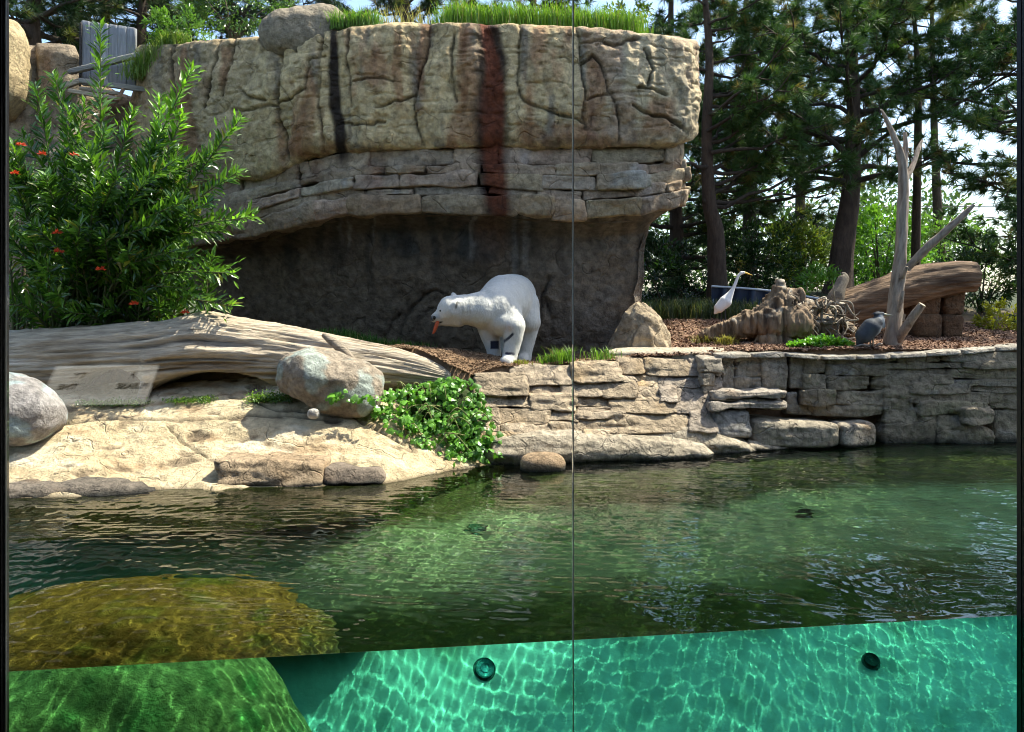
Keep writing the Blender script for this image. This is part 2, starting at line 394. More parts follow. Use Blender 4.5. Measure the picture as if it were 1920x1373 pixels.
def build_ground():
    pxs = np.concatenate([np.linspace(-900, -20, 30), np.linspace(0, 1920, 330), np.linspace(1960, 3200, 40)])
    t = np.linspace(0, 1, 130); y0 = np.interp(pxs, WF_PX, WF_Y)
    Y = y0[None] + (150 - y0)[None] * (t[:, None] ** 3.2); X = (pxs[None] - 960) * Y / FPX
    Z = ground_z(X, Y); Q = np.stack([X, Y, Z], -1)
    Z = Z + .03 * fbm(Q, 1.6, 3, 2) + .012 * fbm(Q, 6, 3, 4)
    V = np.stack([X, Y, Z], -1)
    sk = V[:1].copy(); sk[..., 2] = -1.
    V = np.vstack([sk, V]); n0, n1 = V.shape[:2]; V = V.reshape(-1, 3)
    n = fbm(V, 1.2, 4, 8)
    col = mix((.16, .095, .05), (.24, .15, .085), n * .5 + .5)
    col = mix(col, (.05, .06, .03), sm(14.5, 17, V[:, 1]))
    F = grid_faces(n0, n1)[:, ::-1]
    obj('ground', V, F, M_soil, None, col, True, 'structure')
build_ground()

# ------------------------------------------------------------------ the cliff behind the bear
CURVE = np.array([[-6.9, 17.], [-6.75, 14.4], [-6.35, 13.2], [-5.2, 12.45], [-3.97, 12.0], [-3.0, 11.7], [-2.06, 11.5], [-.9, 11.42], [.31, 11.4], [1.4, 11.42], [2.2, 11.5], [2.72, 11.75], [2.95, 12.3], [2.92, 13.4], [2.5, 15.], [1.8, 17.]])
_cd = resample(CURVE, 1200); _cl = np.concatenate([[0], np.cumsum(np.linalg.norm(np.diff(_cd, axis=0), axis=1))])
def curve_at(s):
    p = np.stack([np.interp(s, _cl, _cd[:, i]) for i in (0, 1)], -1)
    e = .06; q = np.stack([np.interp(s + e, _cl, _cd[:, i]) - np.interp(s - e, _cl, _cd[:, i]) for i in (0, 1)], -1)
    q = q / (np.linalg.norm(q, axis=-1, keepdims=True) + 1e-9)
    return p, np.stack([q[..., 1], -q[..., 0]], -1)          # point, outward normal (towards the viewer)
def curve_px(s): p, _ = curve_at(s); return 960 + p[..., 0] * FPX / p[..., 1]
SPX = np.linspace(0, _cl[-1], 800); _fp = curve_px(SPX)
S_END = _cl[-1]
_i0 = int(np.argmin(np.abs(_fp[:500] - 300))); 
def s_of_px(px):
    k = (SPX > .15 * S_END) & (SPX < .84 * S_END); return np.interp(px, np.maximum.accumulate(_fp[k]), SPX[k])
def zpx(py, Y): return H - (py - 560) * Y / FPX
def cliff_lines(s):
    p, _ = curve_at(s); px = 960 + p[:, 0] * FPX / p[:, 1]; Y = np.clip(p[:, 1], 11, 13.2)
    top = np.interp(px, [200, 262, 330, 430, 500, 560, 640, 780, 900, 1000, 1150, 1250, 1318], [84, 82, 76, 66, 62, 60, 48, 36, 38, 40, 48, 60, 76])
    bot = np.interp(px, [262, 350, 430, 480, 520, 570, 640, 900, 1100, 1318], [350, 348, 335, 335, 318, 288, 279, 271, 273, 266])
    bnd = np.interp(px, [262, 350, 480, 560, 640, 720, 900, 1000, 1130, 1220, 1290], [470, 462, 440, 412, 400, 396, 392, 404, 410, 402, 385])
    return zpx(top, Y), zpx(bot, Y), zpx(bnd, Y)
CRACKS = [[(976,38),(973,78),(975,125),(970,150),(975,178),(987,194),(1019,203),(1050,216),(1094,231)],
 [(1078,47),(1086,78),(1089,125),(1097,172),(1095,219),(1100,244)],
 [(1087,119),(1112,103),(1128,119),(1140,169),(1156,194),(1161,234),(1164,269)], [(1100,187),(1128,175),(1147,175)],
 [(1087,78),(1128,75),(1150,84),(1175,73),(1203,69)], [(1187,197),(1212,212),(1253,222),(1290,247)], [(1197,166),(1228,166),(1250,178)],
 [(487,56),(487,78),(500,90),(528,97)], [(528,97),(525,140),(519,187),(520,219),(531,259),(536,294)], [(520,194),(544,181),(575,166),(578,140),(587,119),(612,109)],
 [(444,209),(475,209),(494,200),(519,198)], [(803,34),(800,78),(787,131),(778,200),(781,237),(790,266)], [(409,75),(403,125),(394,156),(385,200)], [(437,69),(434,125),(425,140),(418,180)],
 [(706,203),(781,178)], [(320,80),(318,140),(330,220),(325,300)], [(455,170),(470,185),(500,190)], [(560,60),(556,100)], [(660,150),(700,146),(735,152)], [(850,60),(845,140),(856,190)], [(1210,90),(1225,130),(1215,165)], [(640,230),(690,236),(720,228)], [(600,60),(604,120),(596,180),(606,240),(604,280)], [(655,60),(650,130),(660,200)]]
RUST = [((745,60,10),(748,120,14),(745,190,8)), ((800,45,9),(796,110,12),(790,175,8)), ((872,50,8),(868,120,12),(866,190,7)), ((1112,110,14),(1120,160,20),(1108,250,30)), ((1060,235,30),(1090,262,60)), ((350,90,8),(345,200,18),(360,320,22)), ((425,90,12),(418,160,8)), ((586,130,10),(576,200,16),(560,290,30)), ((1240,190,24),(1230,250,40)), ((985,230,20),(1000,262,40))]
def streak(px, py, pts):
    pts = np.array(pts, float); cx = np.interp(py, pts[:, 1], pts[:, 0]); w = np.interp(py, pts[:, 1], pts[:, 2])
    e = sm(pts[0, 1] - 12, pts[0, 1] + 4, py) * (1 - sm(pts[-1, 1] - 10, pts[-1, 1] + 25, py))
    return (1 - sm(.55, 1.15, np.abs(px - cx) / w)) * e
def cliff_col(V, kind):
    px, py = to_px(V); Q = V
    wob = 14 * fbm(V, (4, 4, 1.8), 4, 71); pxw = px + wob
    if kind == 'up':
        n = fbm(Q, 1.1, 4, 51); c = mix((.47, .34, .17), (.66, .50, .28), n * .5 + .5)
        v = fbm(Q * np.array([5, 5, .7]), 1, 4, 53); c = mix(c, (.20, .165, .125), sm(.08, .5, v) * .85)
        v2 = fbm(Q * np.array([3.4, 3.4, .9]), 1, 4, 57); c = mix(c, (.34, .17, .085), sm(.06, .42, v2) * .75)
        c = mix(c, (.40, .36, .28), sm(1020, 1180, px) * .4)
        c = mix(c, (.24, .19, .125), (1 - sm(380, 560, px)) * .45)  # shade of the left part painted in as darker brown
    elif kind == 'band':
        n = fbm(Q * np.array([1.3, 1.3, 4]), 1, 4, 61); c = mix((.29, .195, .125), (.50, .38, .25), n * .5 + .5)
        v = fbm(Q * np.array([4, 4, 1]), 1, 3, 63); c = mix(c, (.42, .40, .37), sm(.25, .6, v) * .6); c = mix(c, (.24, .12, .08), sm(.2, .6, -v) * .5)
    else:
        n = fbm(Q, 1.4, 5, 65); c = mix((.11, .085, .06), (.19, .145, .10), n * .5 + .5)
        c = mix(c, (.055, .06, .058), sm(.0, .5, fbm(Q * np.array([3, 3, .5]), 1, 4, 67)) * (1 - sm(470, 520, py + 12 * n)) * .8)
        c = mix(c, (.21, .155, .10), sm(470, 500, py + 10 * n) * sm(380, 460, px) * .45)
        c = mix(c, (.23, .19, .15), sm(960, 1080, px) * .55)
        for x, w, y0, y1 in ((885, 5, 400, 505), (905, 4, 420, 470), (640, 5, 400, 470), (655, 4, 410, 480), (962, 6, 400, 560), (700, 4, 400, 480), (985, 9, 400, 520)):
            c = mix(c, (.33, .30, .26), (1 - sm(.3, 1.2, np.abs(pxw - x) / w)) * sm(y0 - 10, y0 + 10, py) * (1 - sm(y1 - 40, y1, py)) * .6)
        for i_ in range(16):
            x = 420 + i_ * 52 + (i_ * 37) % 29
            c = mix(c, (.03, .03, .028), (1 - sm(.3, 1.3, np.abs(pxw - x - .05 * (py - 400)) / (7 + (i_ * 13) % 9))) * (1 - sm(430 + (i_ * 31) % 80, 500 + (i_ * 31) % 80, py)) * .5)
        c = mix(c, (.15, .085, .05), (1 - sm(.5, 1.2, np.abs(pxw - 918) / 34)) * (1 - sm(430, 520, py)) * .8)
    c = c * (1 + .22 * fbm(Q, 7, 3, 73))[:, None]
    for k in RUST: c = mix(c, (.25, .105, .045), streak(pxw, py, k) * .62)
    if kind != 'low':
        m = streak(pxw * .6 + px * .4, py, ((628,40,5),(624,110,11),(628,200,12),(636,260,13),(640,300,9)))
        c = mix(c, (.016, .009, .008), m * .97)
        m2 = streak(px + .8 * wob, py, ((912,34,20),(925,110,30),(922,200,38),(922,300,33),(932,385,30),(935,405,24)))
        c = mix(c, (.03, .014, .010), m2 * .92)
        m3 = streak(px - .7 * wob, py, ((905,34,10),(925,120,18),(922,220,25),(922,300,22),(932,385,22),(935,405,18)))
        c = mix(c, (.16, .045, .02), m3 * .95)
    return np.clip(c, .004, .8)
def groove(px, py, lines, w):
    d = np.full(px.shape, 1e9)
    for l in lines: d = np.minimum(d, polydist(px, py, l))
    return np.exp(-(d / w) ** 2)
cliff = thing('rock_cliff', 'tall overhanging tan rock cliff with rust and black streaks behind the white bear', 'cliff', (-1.5, 13, 1.0))
def build_upper():
    sA, sB = s_of_px(420), s_of_px(1316)
    s = np.concatenate([np.linspace(0, s_of_px(290), 26), np.linspace(s_of_px(290), sA, 80)[1:], np.linspace(sA, sB, 420)[1:], np.linspace(sB, S_END, 46)[1:]])
    p, n = curve_at(s); zt, zb, _ = cliff_lines(s)
    rows = [(-1.3 + .2 * k, 'c', 0) for k in range(6)] + [(-.14 + .14 * math.sin(a), 'e', 1 - math.cos(a)) for a in np.linspace(0, 1.5, 6)]
    rows += [(.05 * math.sin(math.pi * f), 'f', f) for f in np.linspace(0, 1, 104)]
    rows += [(-.2 * (1 - math.cos(a)), 'b', math.sin(a)) for a in np.linspace(.15, 1.5, 8)] + [(-.3 - .12 * k, 's', 0) for k in range(5)]
    V = []
    for o, k, f in rows:
        if k == 'c': z = zt
        elif k == 'e': z = zt - .14 * f
        elif k == 'f': z = zt - .14 + (zb + .22 - zt + .14) * f
        elif k == 'b': z = zb + .22 - .22 * f
        else: z = zb
        q = p + n * o; V.append(np.stack([q[:, 0], q[:, 1], z + 0 * s], -1))
    V = np.array(V); N = np.stack([n[:, 0], n[:, 1], 0 * s], -1)[None] * np.ones((len(rows), 1, 1))
    kinds = np.array([r[1] for r in rows]); N[kinds == 'c'] = (0, 0, 1); N[kinds == 's'] = (0, 0, -1)
    px, py = to_px(V)
    W = fbm(V, 3, 2, 81) * 5
    W = W + fbm(V, 11, 2, 80) * 3; g = groove(px + W, py + W, CRACKS, 2.5) * (.8 + .5 * fbm(V, 2.5, 2, 78))
    strk = fbm(V * np.array([5, 5, .8]), 1, 3, 53)
    d = .12 * fbm(V, .75, 3, 83) + .09 * fbm(V, 2.2, 4, 85) + .045 * ridged(V, (4.2, 4.2, 2.4), 4, 87) + .022 * fbm(V, 11, 3, 89) - .085 * g + .03 * strk
    chips = np.clip(ridged(V, (3.2, 3.2, 7), 2, 93) - .55, 0, 1); d = d - .09 * chips
    # broad hollows either side of the fissures
    d = d - .09 * groove(px + 2 * W, py, [CRACKS[8], CRACKS[11], [(628, 40), (636, 290)], [(920, 40), (925, 270)]], 22)
    V = V + N * d[..., None]
    nr, nc = V.shape[:2]; Vf = V.reshape(-1, 3); col = cliff_col(Vf, 'up')
    col = col * (1 - .7 * np.clip(g, 0, 1).reshape(-1, 1)); top = (kinds == 'c')
    tm = np.repeat(top, nc); col[tm] = mix((.38, .33, .22), (.46, .4, .28), fbm(Vf[tm], 3, 3, 91) * .5 + .5)
    F = [list(f) for f in grid_faces(nr, nc)[:, ::-1]]
    F.append(list(range(nc))[::-1] if False else list(range(nc)))
    obj('upper_block', Vf, F, M_cliff, cliff, col)
build_upper()
def build_band():
    r = np.random.default_rng(3)
    s0, s1 = s_of_px(330), s_of_px(1316) + 1.6
    # dark backing behind the slabs
    s = np.linspace(0, S_END, 220); p, n = curve_at(s); zt, zb, zd = cliff_lines(s); V = []
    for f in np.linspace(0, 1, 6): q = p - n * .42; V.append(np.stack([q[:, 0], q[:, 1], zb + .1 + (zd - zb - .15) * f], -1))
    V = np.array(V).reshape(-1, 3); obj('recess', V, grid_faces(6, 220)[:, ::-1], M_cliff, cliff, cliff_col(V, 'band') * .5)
    fr = [0, .26, .40, .60, .74, 1.0]
    for c in range(5):
        a = s0 + r.uniform(-.3, 0)
        while a < s1:
            w = r.uniform(.35, 1.5); b = a + w
            base = (-.24, -.19, -.15, -.2, -.12)[c] + r.uniform(-.025, .025)
            e = .002; ss = np.array([a + e, b - e]); p, n = curve_at(ss); zt, zb, zd = cliff_lines(ss)
            t0, t1 = fr[c] + r.uniform(-.025, .025), fr[c + 1] + r.uniform(-.025, .025)
            if c == 0: t0 = -.06
            cor = [[[None, None], [None, None]], [[None, None], [None, None]]]
            o = [base + r.uniform(-.035, .035), base + r.uniform(-.035, .035)]
            for i in (0, 1):
                for j in (0, 1):
                    for k in (0, 1):
                        off = o[i] if j == 0 else o[i] - .5
                        q = p[i] + n[i] * (off - (.05 if (k == 0 and j == 0 and c == 4) else 0)); t = t1 - .002 if k == 0 else t0 + .002
                        cor[i][j][k] = np.array([q[0], q[1], zb[i] + (zd[i] - zb[i]) * t])
            V, F = rbox8(cor, 12, 14, .11, 2.6, 4, ridge=.028)
            col = cliff_col(V, 'band') * r.uniform(.8, 1.2) * np.array([r.uniform(.93, 1.07), 1, r.uniform(.92, 1.1)])
            obj('slab', V, F, M_cliff, cliff, col)
            a = b
build_band()
def build_base():
    s = np.concatenate([np.linspace(0, s_of_px(330), 40), np.linspace(s_of_px(330), s_of_px(1316), 330)[1:], np.linspace(s_of_px(1316), S_END, 60)[1:]])
    p, n = curve_at(s); zt, zb, zd = cliff_lines(s); V = []
    f = np.linspace(0, 1, 110)
    for t in f:
        off = -.3 - .42 * sm(0, .12, t) - .46 * t ** .8
        q = p + n * off; V.append(np.stack([q[:, 0], q[:, 1], zd + .06 + (.75 - zd - .06) * t], -1))
    V = np.array(V); N = np.stack([n[:, 0], n[:, 1], 0 * s], -1)[None]
    px, py = to_px(V); W = 5 * fbm(V, 3, 2, 82)
    L = [[(745,640),(760,590),(790,560),(820,545),(850,560)], [(775,640),(790,600),(810,580)], [(1008,640),(1015,560),(1030,520)], [(1028,660),(1035,600),(1022,560)], [(720,640),(735,600),(748,590)]]
    W = W + fbm(V, 9, 2, 80) * 3; g = groove(px + W, py + W, L, 3) * (.5 + .5 * fbm(V, 2, 2, 78))
    d = .09 * fbm(V, .8, 4, 84) + .07 * fbm(V, 2.5, 4, 86) + .025 * fbm(V, 9, 3, 88) - .09 * g
    d = d + .10 * (1 - sm(0, 1, np.hypot((px - 800) / 60, (py - 620) / 70))) + .12 * np.exp(-((px - 905 - 10 * W / 5) / 26) ** 2) * (1 - sm(470, 560, py))
    V = V + N * d[..., None]; Vf = V.reshape(-1, 3)
    col = cliff_col(Vf, 'low') * (1 - .6 * g.reshape(-1, 1))
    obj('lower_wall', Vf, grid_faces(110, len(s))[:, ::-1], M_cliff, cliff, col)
build_base()
def unit_(v): return v / (np.linalg.norm(v, axis=-1, keepdims=True) + 1e-9)
# root-like sunlit buttress at the cliff's right foot
def build_buttress():
    V, F = blob(P(1197, 655, 12.0), (.33, .42, .66), .3, n=34, p=2.0, amp=.16, freq=1.8, seed=4)
    N = unit_(V - P(1197, 670, 12.05)); h = np.clip((V[:, 2] - .9) / .9, 0, 1)
    V = V + N * (.10 * ridged(V, (4, 4, 1.5), 4, 6) + .03 * fbm(V, 12, 3, 8))[:, None]; V[:, 0] += .25 * (1 - h) ** 2 * np.sign(V[:, 0] - 1.96) * .8
    col = mix((.24, .17, .10), (.46, .36, .24), ridged(V, (5, 5, 2), 3, 9) * .5 + .5)
    obj('buttress', V, F, M_cliff, cliff, col)
build_buttress()
# cliff at the left behind the shrub, with the gate in it
lc = thing('rock_cliff', 'brown rock cliff with grey timber gate standing in its gap', 'cliff', (-8, 13.8, 1))
def build_left_cliff():
    pts = resample(np.array([[-14, 15.], [-11, 13.8], [-9.2, 13.4], [-8.4, 13.35], [-7.75, 13.45], [-7.45, 13.8], [-7.0, 14.3], [-6.6, 14.6]]), 230)
    d = np.gradient(pts, axis=0); d /= np.linalg.norm(d, axis=1, keepdims=True); n = np.stack([d[:, 1], -d[:, 0]], -1)
    px = 960 + pts[:, 0] * FPX / pts[:, 1]
    zt = zpx(np.interp(px, [-600, 18, 60, 140, 160, 230, 300], [60, 84, 76, 80, 132, 150, 160]), 13.4)
    V = []
    rows = [(-.9, 0), (-.6, 0), (-.3, 0), (-.1, .005), (-.03, .02)] + [(.12 * math.sin(2.5 * f), f) for f in np.linspace(.04, 1, 110)]
    for o, f in rows:
        q = pts + n * o; V.append(np.stack([q[:, 0], q[:, 1], zt + (.9 - zt) * f], -1))
    V = np.array(V); N = np.stack([n[:, 0], n[:, 1], 0 * px], -1)[None]
    gx = np.exp(-((to_px(V)[0] - 60 - 4 * fbm(V, 2, 2, 4)) / 7) ** 2)
    V = V + N * (.16 * fbm(V, .8, 4, 101) + .05 * ridged(V, 3, 3, 103) + .02 * fbm(V, 9, 3, 105) - .14 * gx)[..., None]; Vf = V.reshape(-1, 3)
    n1 = fbm(Vf * np.array([3, 3, .8]), 1, 4, 107); col = mix((.23, .17, .11), (.33, .26, .18), n1 * .5 + .5); col = mix(col, (.20, .10, .06), sm(.15, .6, fbm(Vf, (3, 3, 1), 3, 109)) * .6)
    obj('rock_face', Vf, grid_faces(*V.shape[:2])[:, ::-1], M_cliff, lc, col)
build_left_cliff()
V, F = blob(P(-26, 120, 12.8) + np.array([0, .2, 0]), (.50, .6, .80), .2, n=26, p=2.6, amp=.16, freq=1.4, seed=12, facet=.06)
tag(obj('boulder', V, F, M_boulder, None, mix((.38, .28, .15), (.5, .39, .22), fbm(V, 2, 3, 3) * .5 + .5)), 'sunlit golden rock knob at the window edge above the brown cliff', 'rock')
V, F = blob(P(572, 72, 12.1), (.68, .5, .42), .05, n=34, p=2.3, amp=.17, freq=1.3, seed=22, facet=.09)
tag(obj('boulder', V, F, M_boulder, None, mix((.19, .155, .11), (.36, .29, .20), fbm(V, 3, 4, 3) * .5 + .5)), 'grey domed boulder lying on top of the overhanging cliff', 'rock')

# timber gate in the left cliff
gate = thing('timber_gate', 'weathered grey timber gate of upright boards with slanting rails', 'gate', P(205, 165, 13.3))
Yg = 13.25
bx = np.linspace(152, 254, 7)
for i in range(6):
    x0, x1 = bx[i] + .15, bx[i + 1] - .15; ya = np.interp(x0, [150, 255], [37, 52]); yb = np.interp(x1, [150, 255], [37, 52])
    cor = [[[None] * 2 for _ in range(2)] for _ in range(2)]
    for a, (x, yt) in enumerate(((x0, ya), (x1, yb))):
        for j in (0, 1):
            for k in (0, 1): cor[a][j][k] = P(x, yt if k else 160, Yg) + np.array([0, .06 * j + .008 * (i % 2), 0])
    V, F = rbox8(cor, 5, 40, .006, 4, i)
    obj('board', V, F, M_vwood, gate, mix((.20, .20, .21), (.33, .33, .34), fbm(V, (6, 6, 1), 3, i) * .5 + .5) * (.85 + .3 * ((i * 7) % 5) / 5))
def beam(name, a, b, th, parent, col, seed=0, mat=None, depth=None):
    a = np.asarray(a); b = np.asarray(b); d = b - a; L = np.linalg.norm(d); d /= L; up = np.array([0, 0, 1.]); y = np.cross(up, d)
    y = y / np.linalg.norm(y); z = np.cross(d, y); dp = depth or th
    cor = [[[(a if i == 0 else b) + y * dp * (j - .5) + z * th * (k - .5) for k in (0, 1)] for j in (0, 1)] for i in (0, 1)]
    V, F = rbox8(cor, 4, 12, .006, 4, seed); return obj(name, V, F, mat or M_wood, parent, np.asarray(col) * (1 + .3 * fbm(V, 5, 3, seed))[:, None])
beam('post', P(150, 162, 13.22), P(152, 42, 13.22), .035, gate, (.05, .045, .04), 3)
beam('rail', P(128, 136, 13.0), P(266, 102, 13.1), .09, gate, (.32, .30, .27), 1)
beam('rail', P(146, 151, 13.0), P(275, 169, 13.1), .085, gate, (.30, .27, .23), 2)
beam('rail', P(120, 162, 12.95), P(150, 152, 13.0), .085, gate, (.34, .28, .2), 4)
beam('rail', P(128, 170, 12.95), P(222, 186, 13.0), .07, gate, (.42, .34, .24), 5)
beam('rail', P(150, 166, 13.0), P(226, 176, 13.05), .06, gate, (.36, .28, .2), 6)
beam('brace', P(220, 188, 13.0), P(232, 166, 13.05), .06, gate, (.34, .2, .12), 7)
# ------------------------------------------------------------------ left shore: rock slab, fallen log, boulders
SL_PX = [-500, 18, 100, 300, 420, 520, 620, 720, 800, 880, 940]
SL_TY = [9.95, 9.95, 9.95, 9.95, 9.95, 9.95, 9.9, 9.8, 9.75, 9.7, 9.68]
SL_PY = [790, 778, 757, 750, 744, 738, 745, 770, 806, 845, 866]
def slab_z(px, Y):
    yt = np.interp(px, SL_PX, SL_TY); pt = np.interp(px, SL_PX, SL_PY); zt = H - (pt - 560) * yt / FPX; ys = shore(px)
    t = (Y - ys) / (yt - ys)
    return np.where(t > 0, zt * (1.12 * t - .12 * t * t), t * .9)
def build_slab():
    pxs = np.linspace(-420, 945, 420); t = np.linspace(-.55, 1.35, 150)
    ys = shore(pxs)[None]; yt = np.interp(pxs, SL_PX, SL_TY)[None]
    Y = ys + (yt - ys) * t[:, None]; X = (pxs[None] - 960) * Y / FPX; Z = slab_z(pxs[None] + 0 * Y, Y)
    V = np.stack([X, Y, Z], -1); px, py = to_px(V)
    lines = [[(120,797),(250,790),(400,788),(520,780),(640,790)], [(315,800),(345,822),(390,850)], [(430,745),(470,752),(520,770),(590,772)], [(640,775),(700,800),(760,830)]]
    W = 4 * fbm(V, 3, 2, 3); g = groove(px + W, py + W, lines, 2.2)
    pit = np.clip(fbm(V, (3.2, 7, 7), 3, 19) - .28, 0, 1)
    step = fbm(V, (1.0, 1.8, 1.), 3, 15)
    V[..., 2] += .05 * fbm(V, .9, 3, 11) + .035 * np.sign(step) * sm(.03, .16, np.abs(step)) + .02 * fbm(V, 6, 4, 13) - .03 * g - .09 * pit
    Vf = V.reshape(-1, 3); n = fbm(Vf, (1.4, 3, 3), 4, 17)
    col = mix((.50, .375, .21), (.66, .54, .35), n * .5 + .5); col = mix(col, (.72, .63, .46), sm(.1, .5, fbm(Vf, (2, 4, 4), 4, 21)) * .8)
    col = mix(col, (.33, .21, .11), sm(.15, .55, fbm(Vf, (2.5, 6, 6), 4, 23)) * .75); col = mix(col, (.22, .16, .1), sm(.0, .18, pit.reshape(-1)) * .85)
    col = col * (1 - .7 * g.reshape(-1, 1)); col = mix(col, (.10, .075, .04), 1 - sm(-.02, .05, Vf[:, 2] + .02 * n))
    receiver(tag(obj('rock_slab', Vf, grid_faces(150, 420)[:, ::-1], M_slab, None, col), 'wide pale sunlit rock slab sloping from the hollow log into the water', 'rock'))
build_slab()
def build_log():
    log = thing('fallen_log', 'long grey weathered hollow log lying along the top of the pale slab', 'log', P(400, 750, 10.1))
    cen = [(-260, 705, 10.45), (0, 692, 10.45), (150, 684, 10.42), (290, 676, 10.4), (390, 668, 10.4), (500, 672, 10.42), (620, 684, 10.42), (720, 694, 10.38), (800, 706, 10.3), (846, 712, 10.2)]
    hh = [.46, .46, .47, .49, .56, .46, .37, .30, .22, .08]           # half height
    pts = resample(np.array([P(*c) for c in cen]), 300); n = len(pts); k = np.linspace(0, len(hh) - 1, n); rad = np.interp(k, range(len(hh)), hh)
    px = 960 + pts[:, 0] * FPX / pts[:, 1]
    m = 150; th = np.linspace(0, 2 * math.pi, m, endpoint=False)
    L = pts[:, 0][:, None] + 0 * th[None]
    Q = np.stack([np.cos(th)[None] * 1.0 + 0 * L, np.sin(th)[None] * 1.0 + 0 * L, L * .18], -1)
    ws = fbm(np.stack([L, 0 * L, 0 * L + np.cos(th)[None]], -1), .7, 3, 5)
    Q2 = Q * np.array([10, 10, 3.0]); Q2[..., 0] += 1.6 * ws
    lay = ridged(Q2, 1, 4, 33)
    r = 1 + .09 * fbm(Q * np.array([2, 2, 4]), 1, 3, 31) + .13 * lay + .02 * fbm(Q * np.array([18, 18, 10]), 1, 2, 35)
    r = r + .05 * np.exp(-((px[:, None] - 385) / 40) ** 2) * np.sin(th)[None].clip(0)
    y = np.cos(th)[None] * rad[:, None] * r * .92; z = np.sin(th)[None] * rad[:, None] * r
    V = np.stack([L, pts[:, 1][:, None] + y, pts[:, 2][:, None] + z], -1)
    # hollows on the water side, pushed in
    ppx, ppy = to_px(V)
    def cave(cx, cy, a, b): return (1 - sm(.8, 1.02, np.hypot((ppx - cx) / a, (ppy - cy) / b))) * (V[..., 1] < pts[:, 1][:, None])
    cv = np.maximum(cave(398, 742, 122, 44), cave(203, 744, 74, 52))
    V[..., 1] += cv * .85
    V[..., 1] -= .10 * np.exp(-((ppx - 278) / 14) ** 2) * sm(640, 700, ppy) * (V[..., 1] < pts[:, 1][:, None])
    Vf = V.reshape(-1, 3); nn = lay.reshape(-1)
    col = mix((.13, .09, .06), (.54, .44, .32), sm(-.6, .55, nn)); col = mix(col, (.36, .255, .15), sm(.0, .5, fbm(Vf, (1, 3, 3), 4, 37)) * .55)
    col = mix(col, (.56, .50, .42), sm(.25, .6, fbm(Vf, (.8, 5, 5), 3, 39)) * .5)
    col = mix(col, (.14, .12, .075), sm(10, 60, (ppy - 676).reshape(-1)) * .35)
    V2 = np.vstack([Vf, pts[:1], pts[-1:]]); col = np.vstack([col, [[.1, .08, .06]] * 2])
    F = [list(f) for f in grid_faces(n, m, True)[:, ::-1]]; e = len(Vf)
    for j in range(m): F.append([e, j, (j + 1) % m]); F.append([e + 1, (n - 1) * m + (j + 1) % m, (n - 1) * m + j])
    obj('trunk', V2, F, M_wood, log, col)
    for (a, b, c, rr) in (((280, 690, 10.0), (276, 716, 9.95), (268, 748, 9.93), .07), ((606, 628, 10.12), (640, 655, 10.05), (676, 700, 10.08), .06)):
        V, F = tube(resample(np.array([P(*a), P(*b), P(*c)]), 14), [rr * .5, rr, rr * .9], 14, .35, (3, 4), 3)
        obj('branch_knot', V, F, M_wood, log, mix((.2, .16, .12), (.4, .33, .25), fbm(V, 6, 3, 2) * .5 + .5))
build_log()
def boulder(px, py, Y, rad, label, rz=0., seed=0, cols=((.24, .19, .14), (.38, .31, .23)), p=2.6, amp=.07, freq=1.7, facet=.03, patch=None, n=26, tilt=(0, 0), cat='rock', wet=False):
    V, F = blob(P(px, py, Y), rad, rz, tilt, n, p, amp, freq, seed, facet)
    col = mix(cols[0], cols[1], fbm(V, 2.5, 4, seed + 1) * .5 + .5)
    if patch is not None: col = mix(col, patch, sm(.12, .28, fbm(V, 3.4, 3, seed + 4)) * .85)
    if wet: col = mix(col, (.05, .045, .035), 1 - sm(.0, .07, V[:, 2] + .03 * fbm(V, 5, 2, 3)))
    return tag(obj('boulder', V, F, M_boulder, None, col), label, cat)
boulder(622, 720, 9.7, (.66, .42, .34), 'rounded tan boulder with pale green patches between log and ivy', .12, 34, p=2.6, patch=(.36, .41, .36), amp=.2, freq=1.2, facet=.08, tilt=(0, .2), n=40)
boulder(20, 764, 9.05, (.58, .46, .36), 'grey weathered boulder at the window edge on the pale slab', .1, 44, ((.22, .20, .19), (.36, .33, .31)), patch=(.34, .42, .42), amp=.13, freq=1.3, facet=.09, tilt=(0, .2))
boulder(588, 776, 9.25, (.06, .05, .05), 'small pale pebble beside the tan boulder on the slab', 0, 3, ((.5, .46, .4), (.6, .56, .5)), n=6, amp=.01)
boulder(1018, 872, 9.35, (.25, .2, .13), 'small smooth brown rock rising from the water below the ledges', 0, 9, ((.27, .18, .1), (.38, .27, .17)), amp=.02, n=12, wet=True)
boulder(575, 684, 10.0, (.05, .05, .04), 'tiny pale stone resting behind the tan boulder', 0, 8, ((.4, .36, .3), (.5, .46, .4)), n=5, amp=.008) if False else None
def quad_stone(q, ya, yb, depth=.4, n=8, p=8, amp=.03, freq=4, seed=0, ridge=.012):
    """q: four photo points (left-bottom, right-bottom, right-top, left-top); ya / yb front distance of bottom / top edge"""
    (a, b, c, d) = q
    yl = (ya, yb)
    A, B, Cc, D = P(*a, ya[0]), P(*b, ya[1]), P(*c, yb[1]), P(*d, yb[0])
    dv = np.array([0, depth, 0])
    cor = [[[A, D], [A + dv, D + dv]], [[B, Cc], [B + dv, Cc + dv]]]
    return rbox8(cor, n, p, amp, freq, seed, ridge)
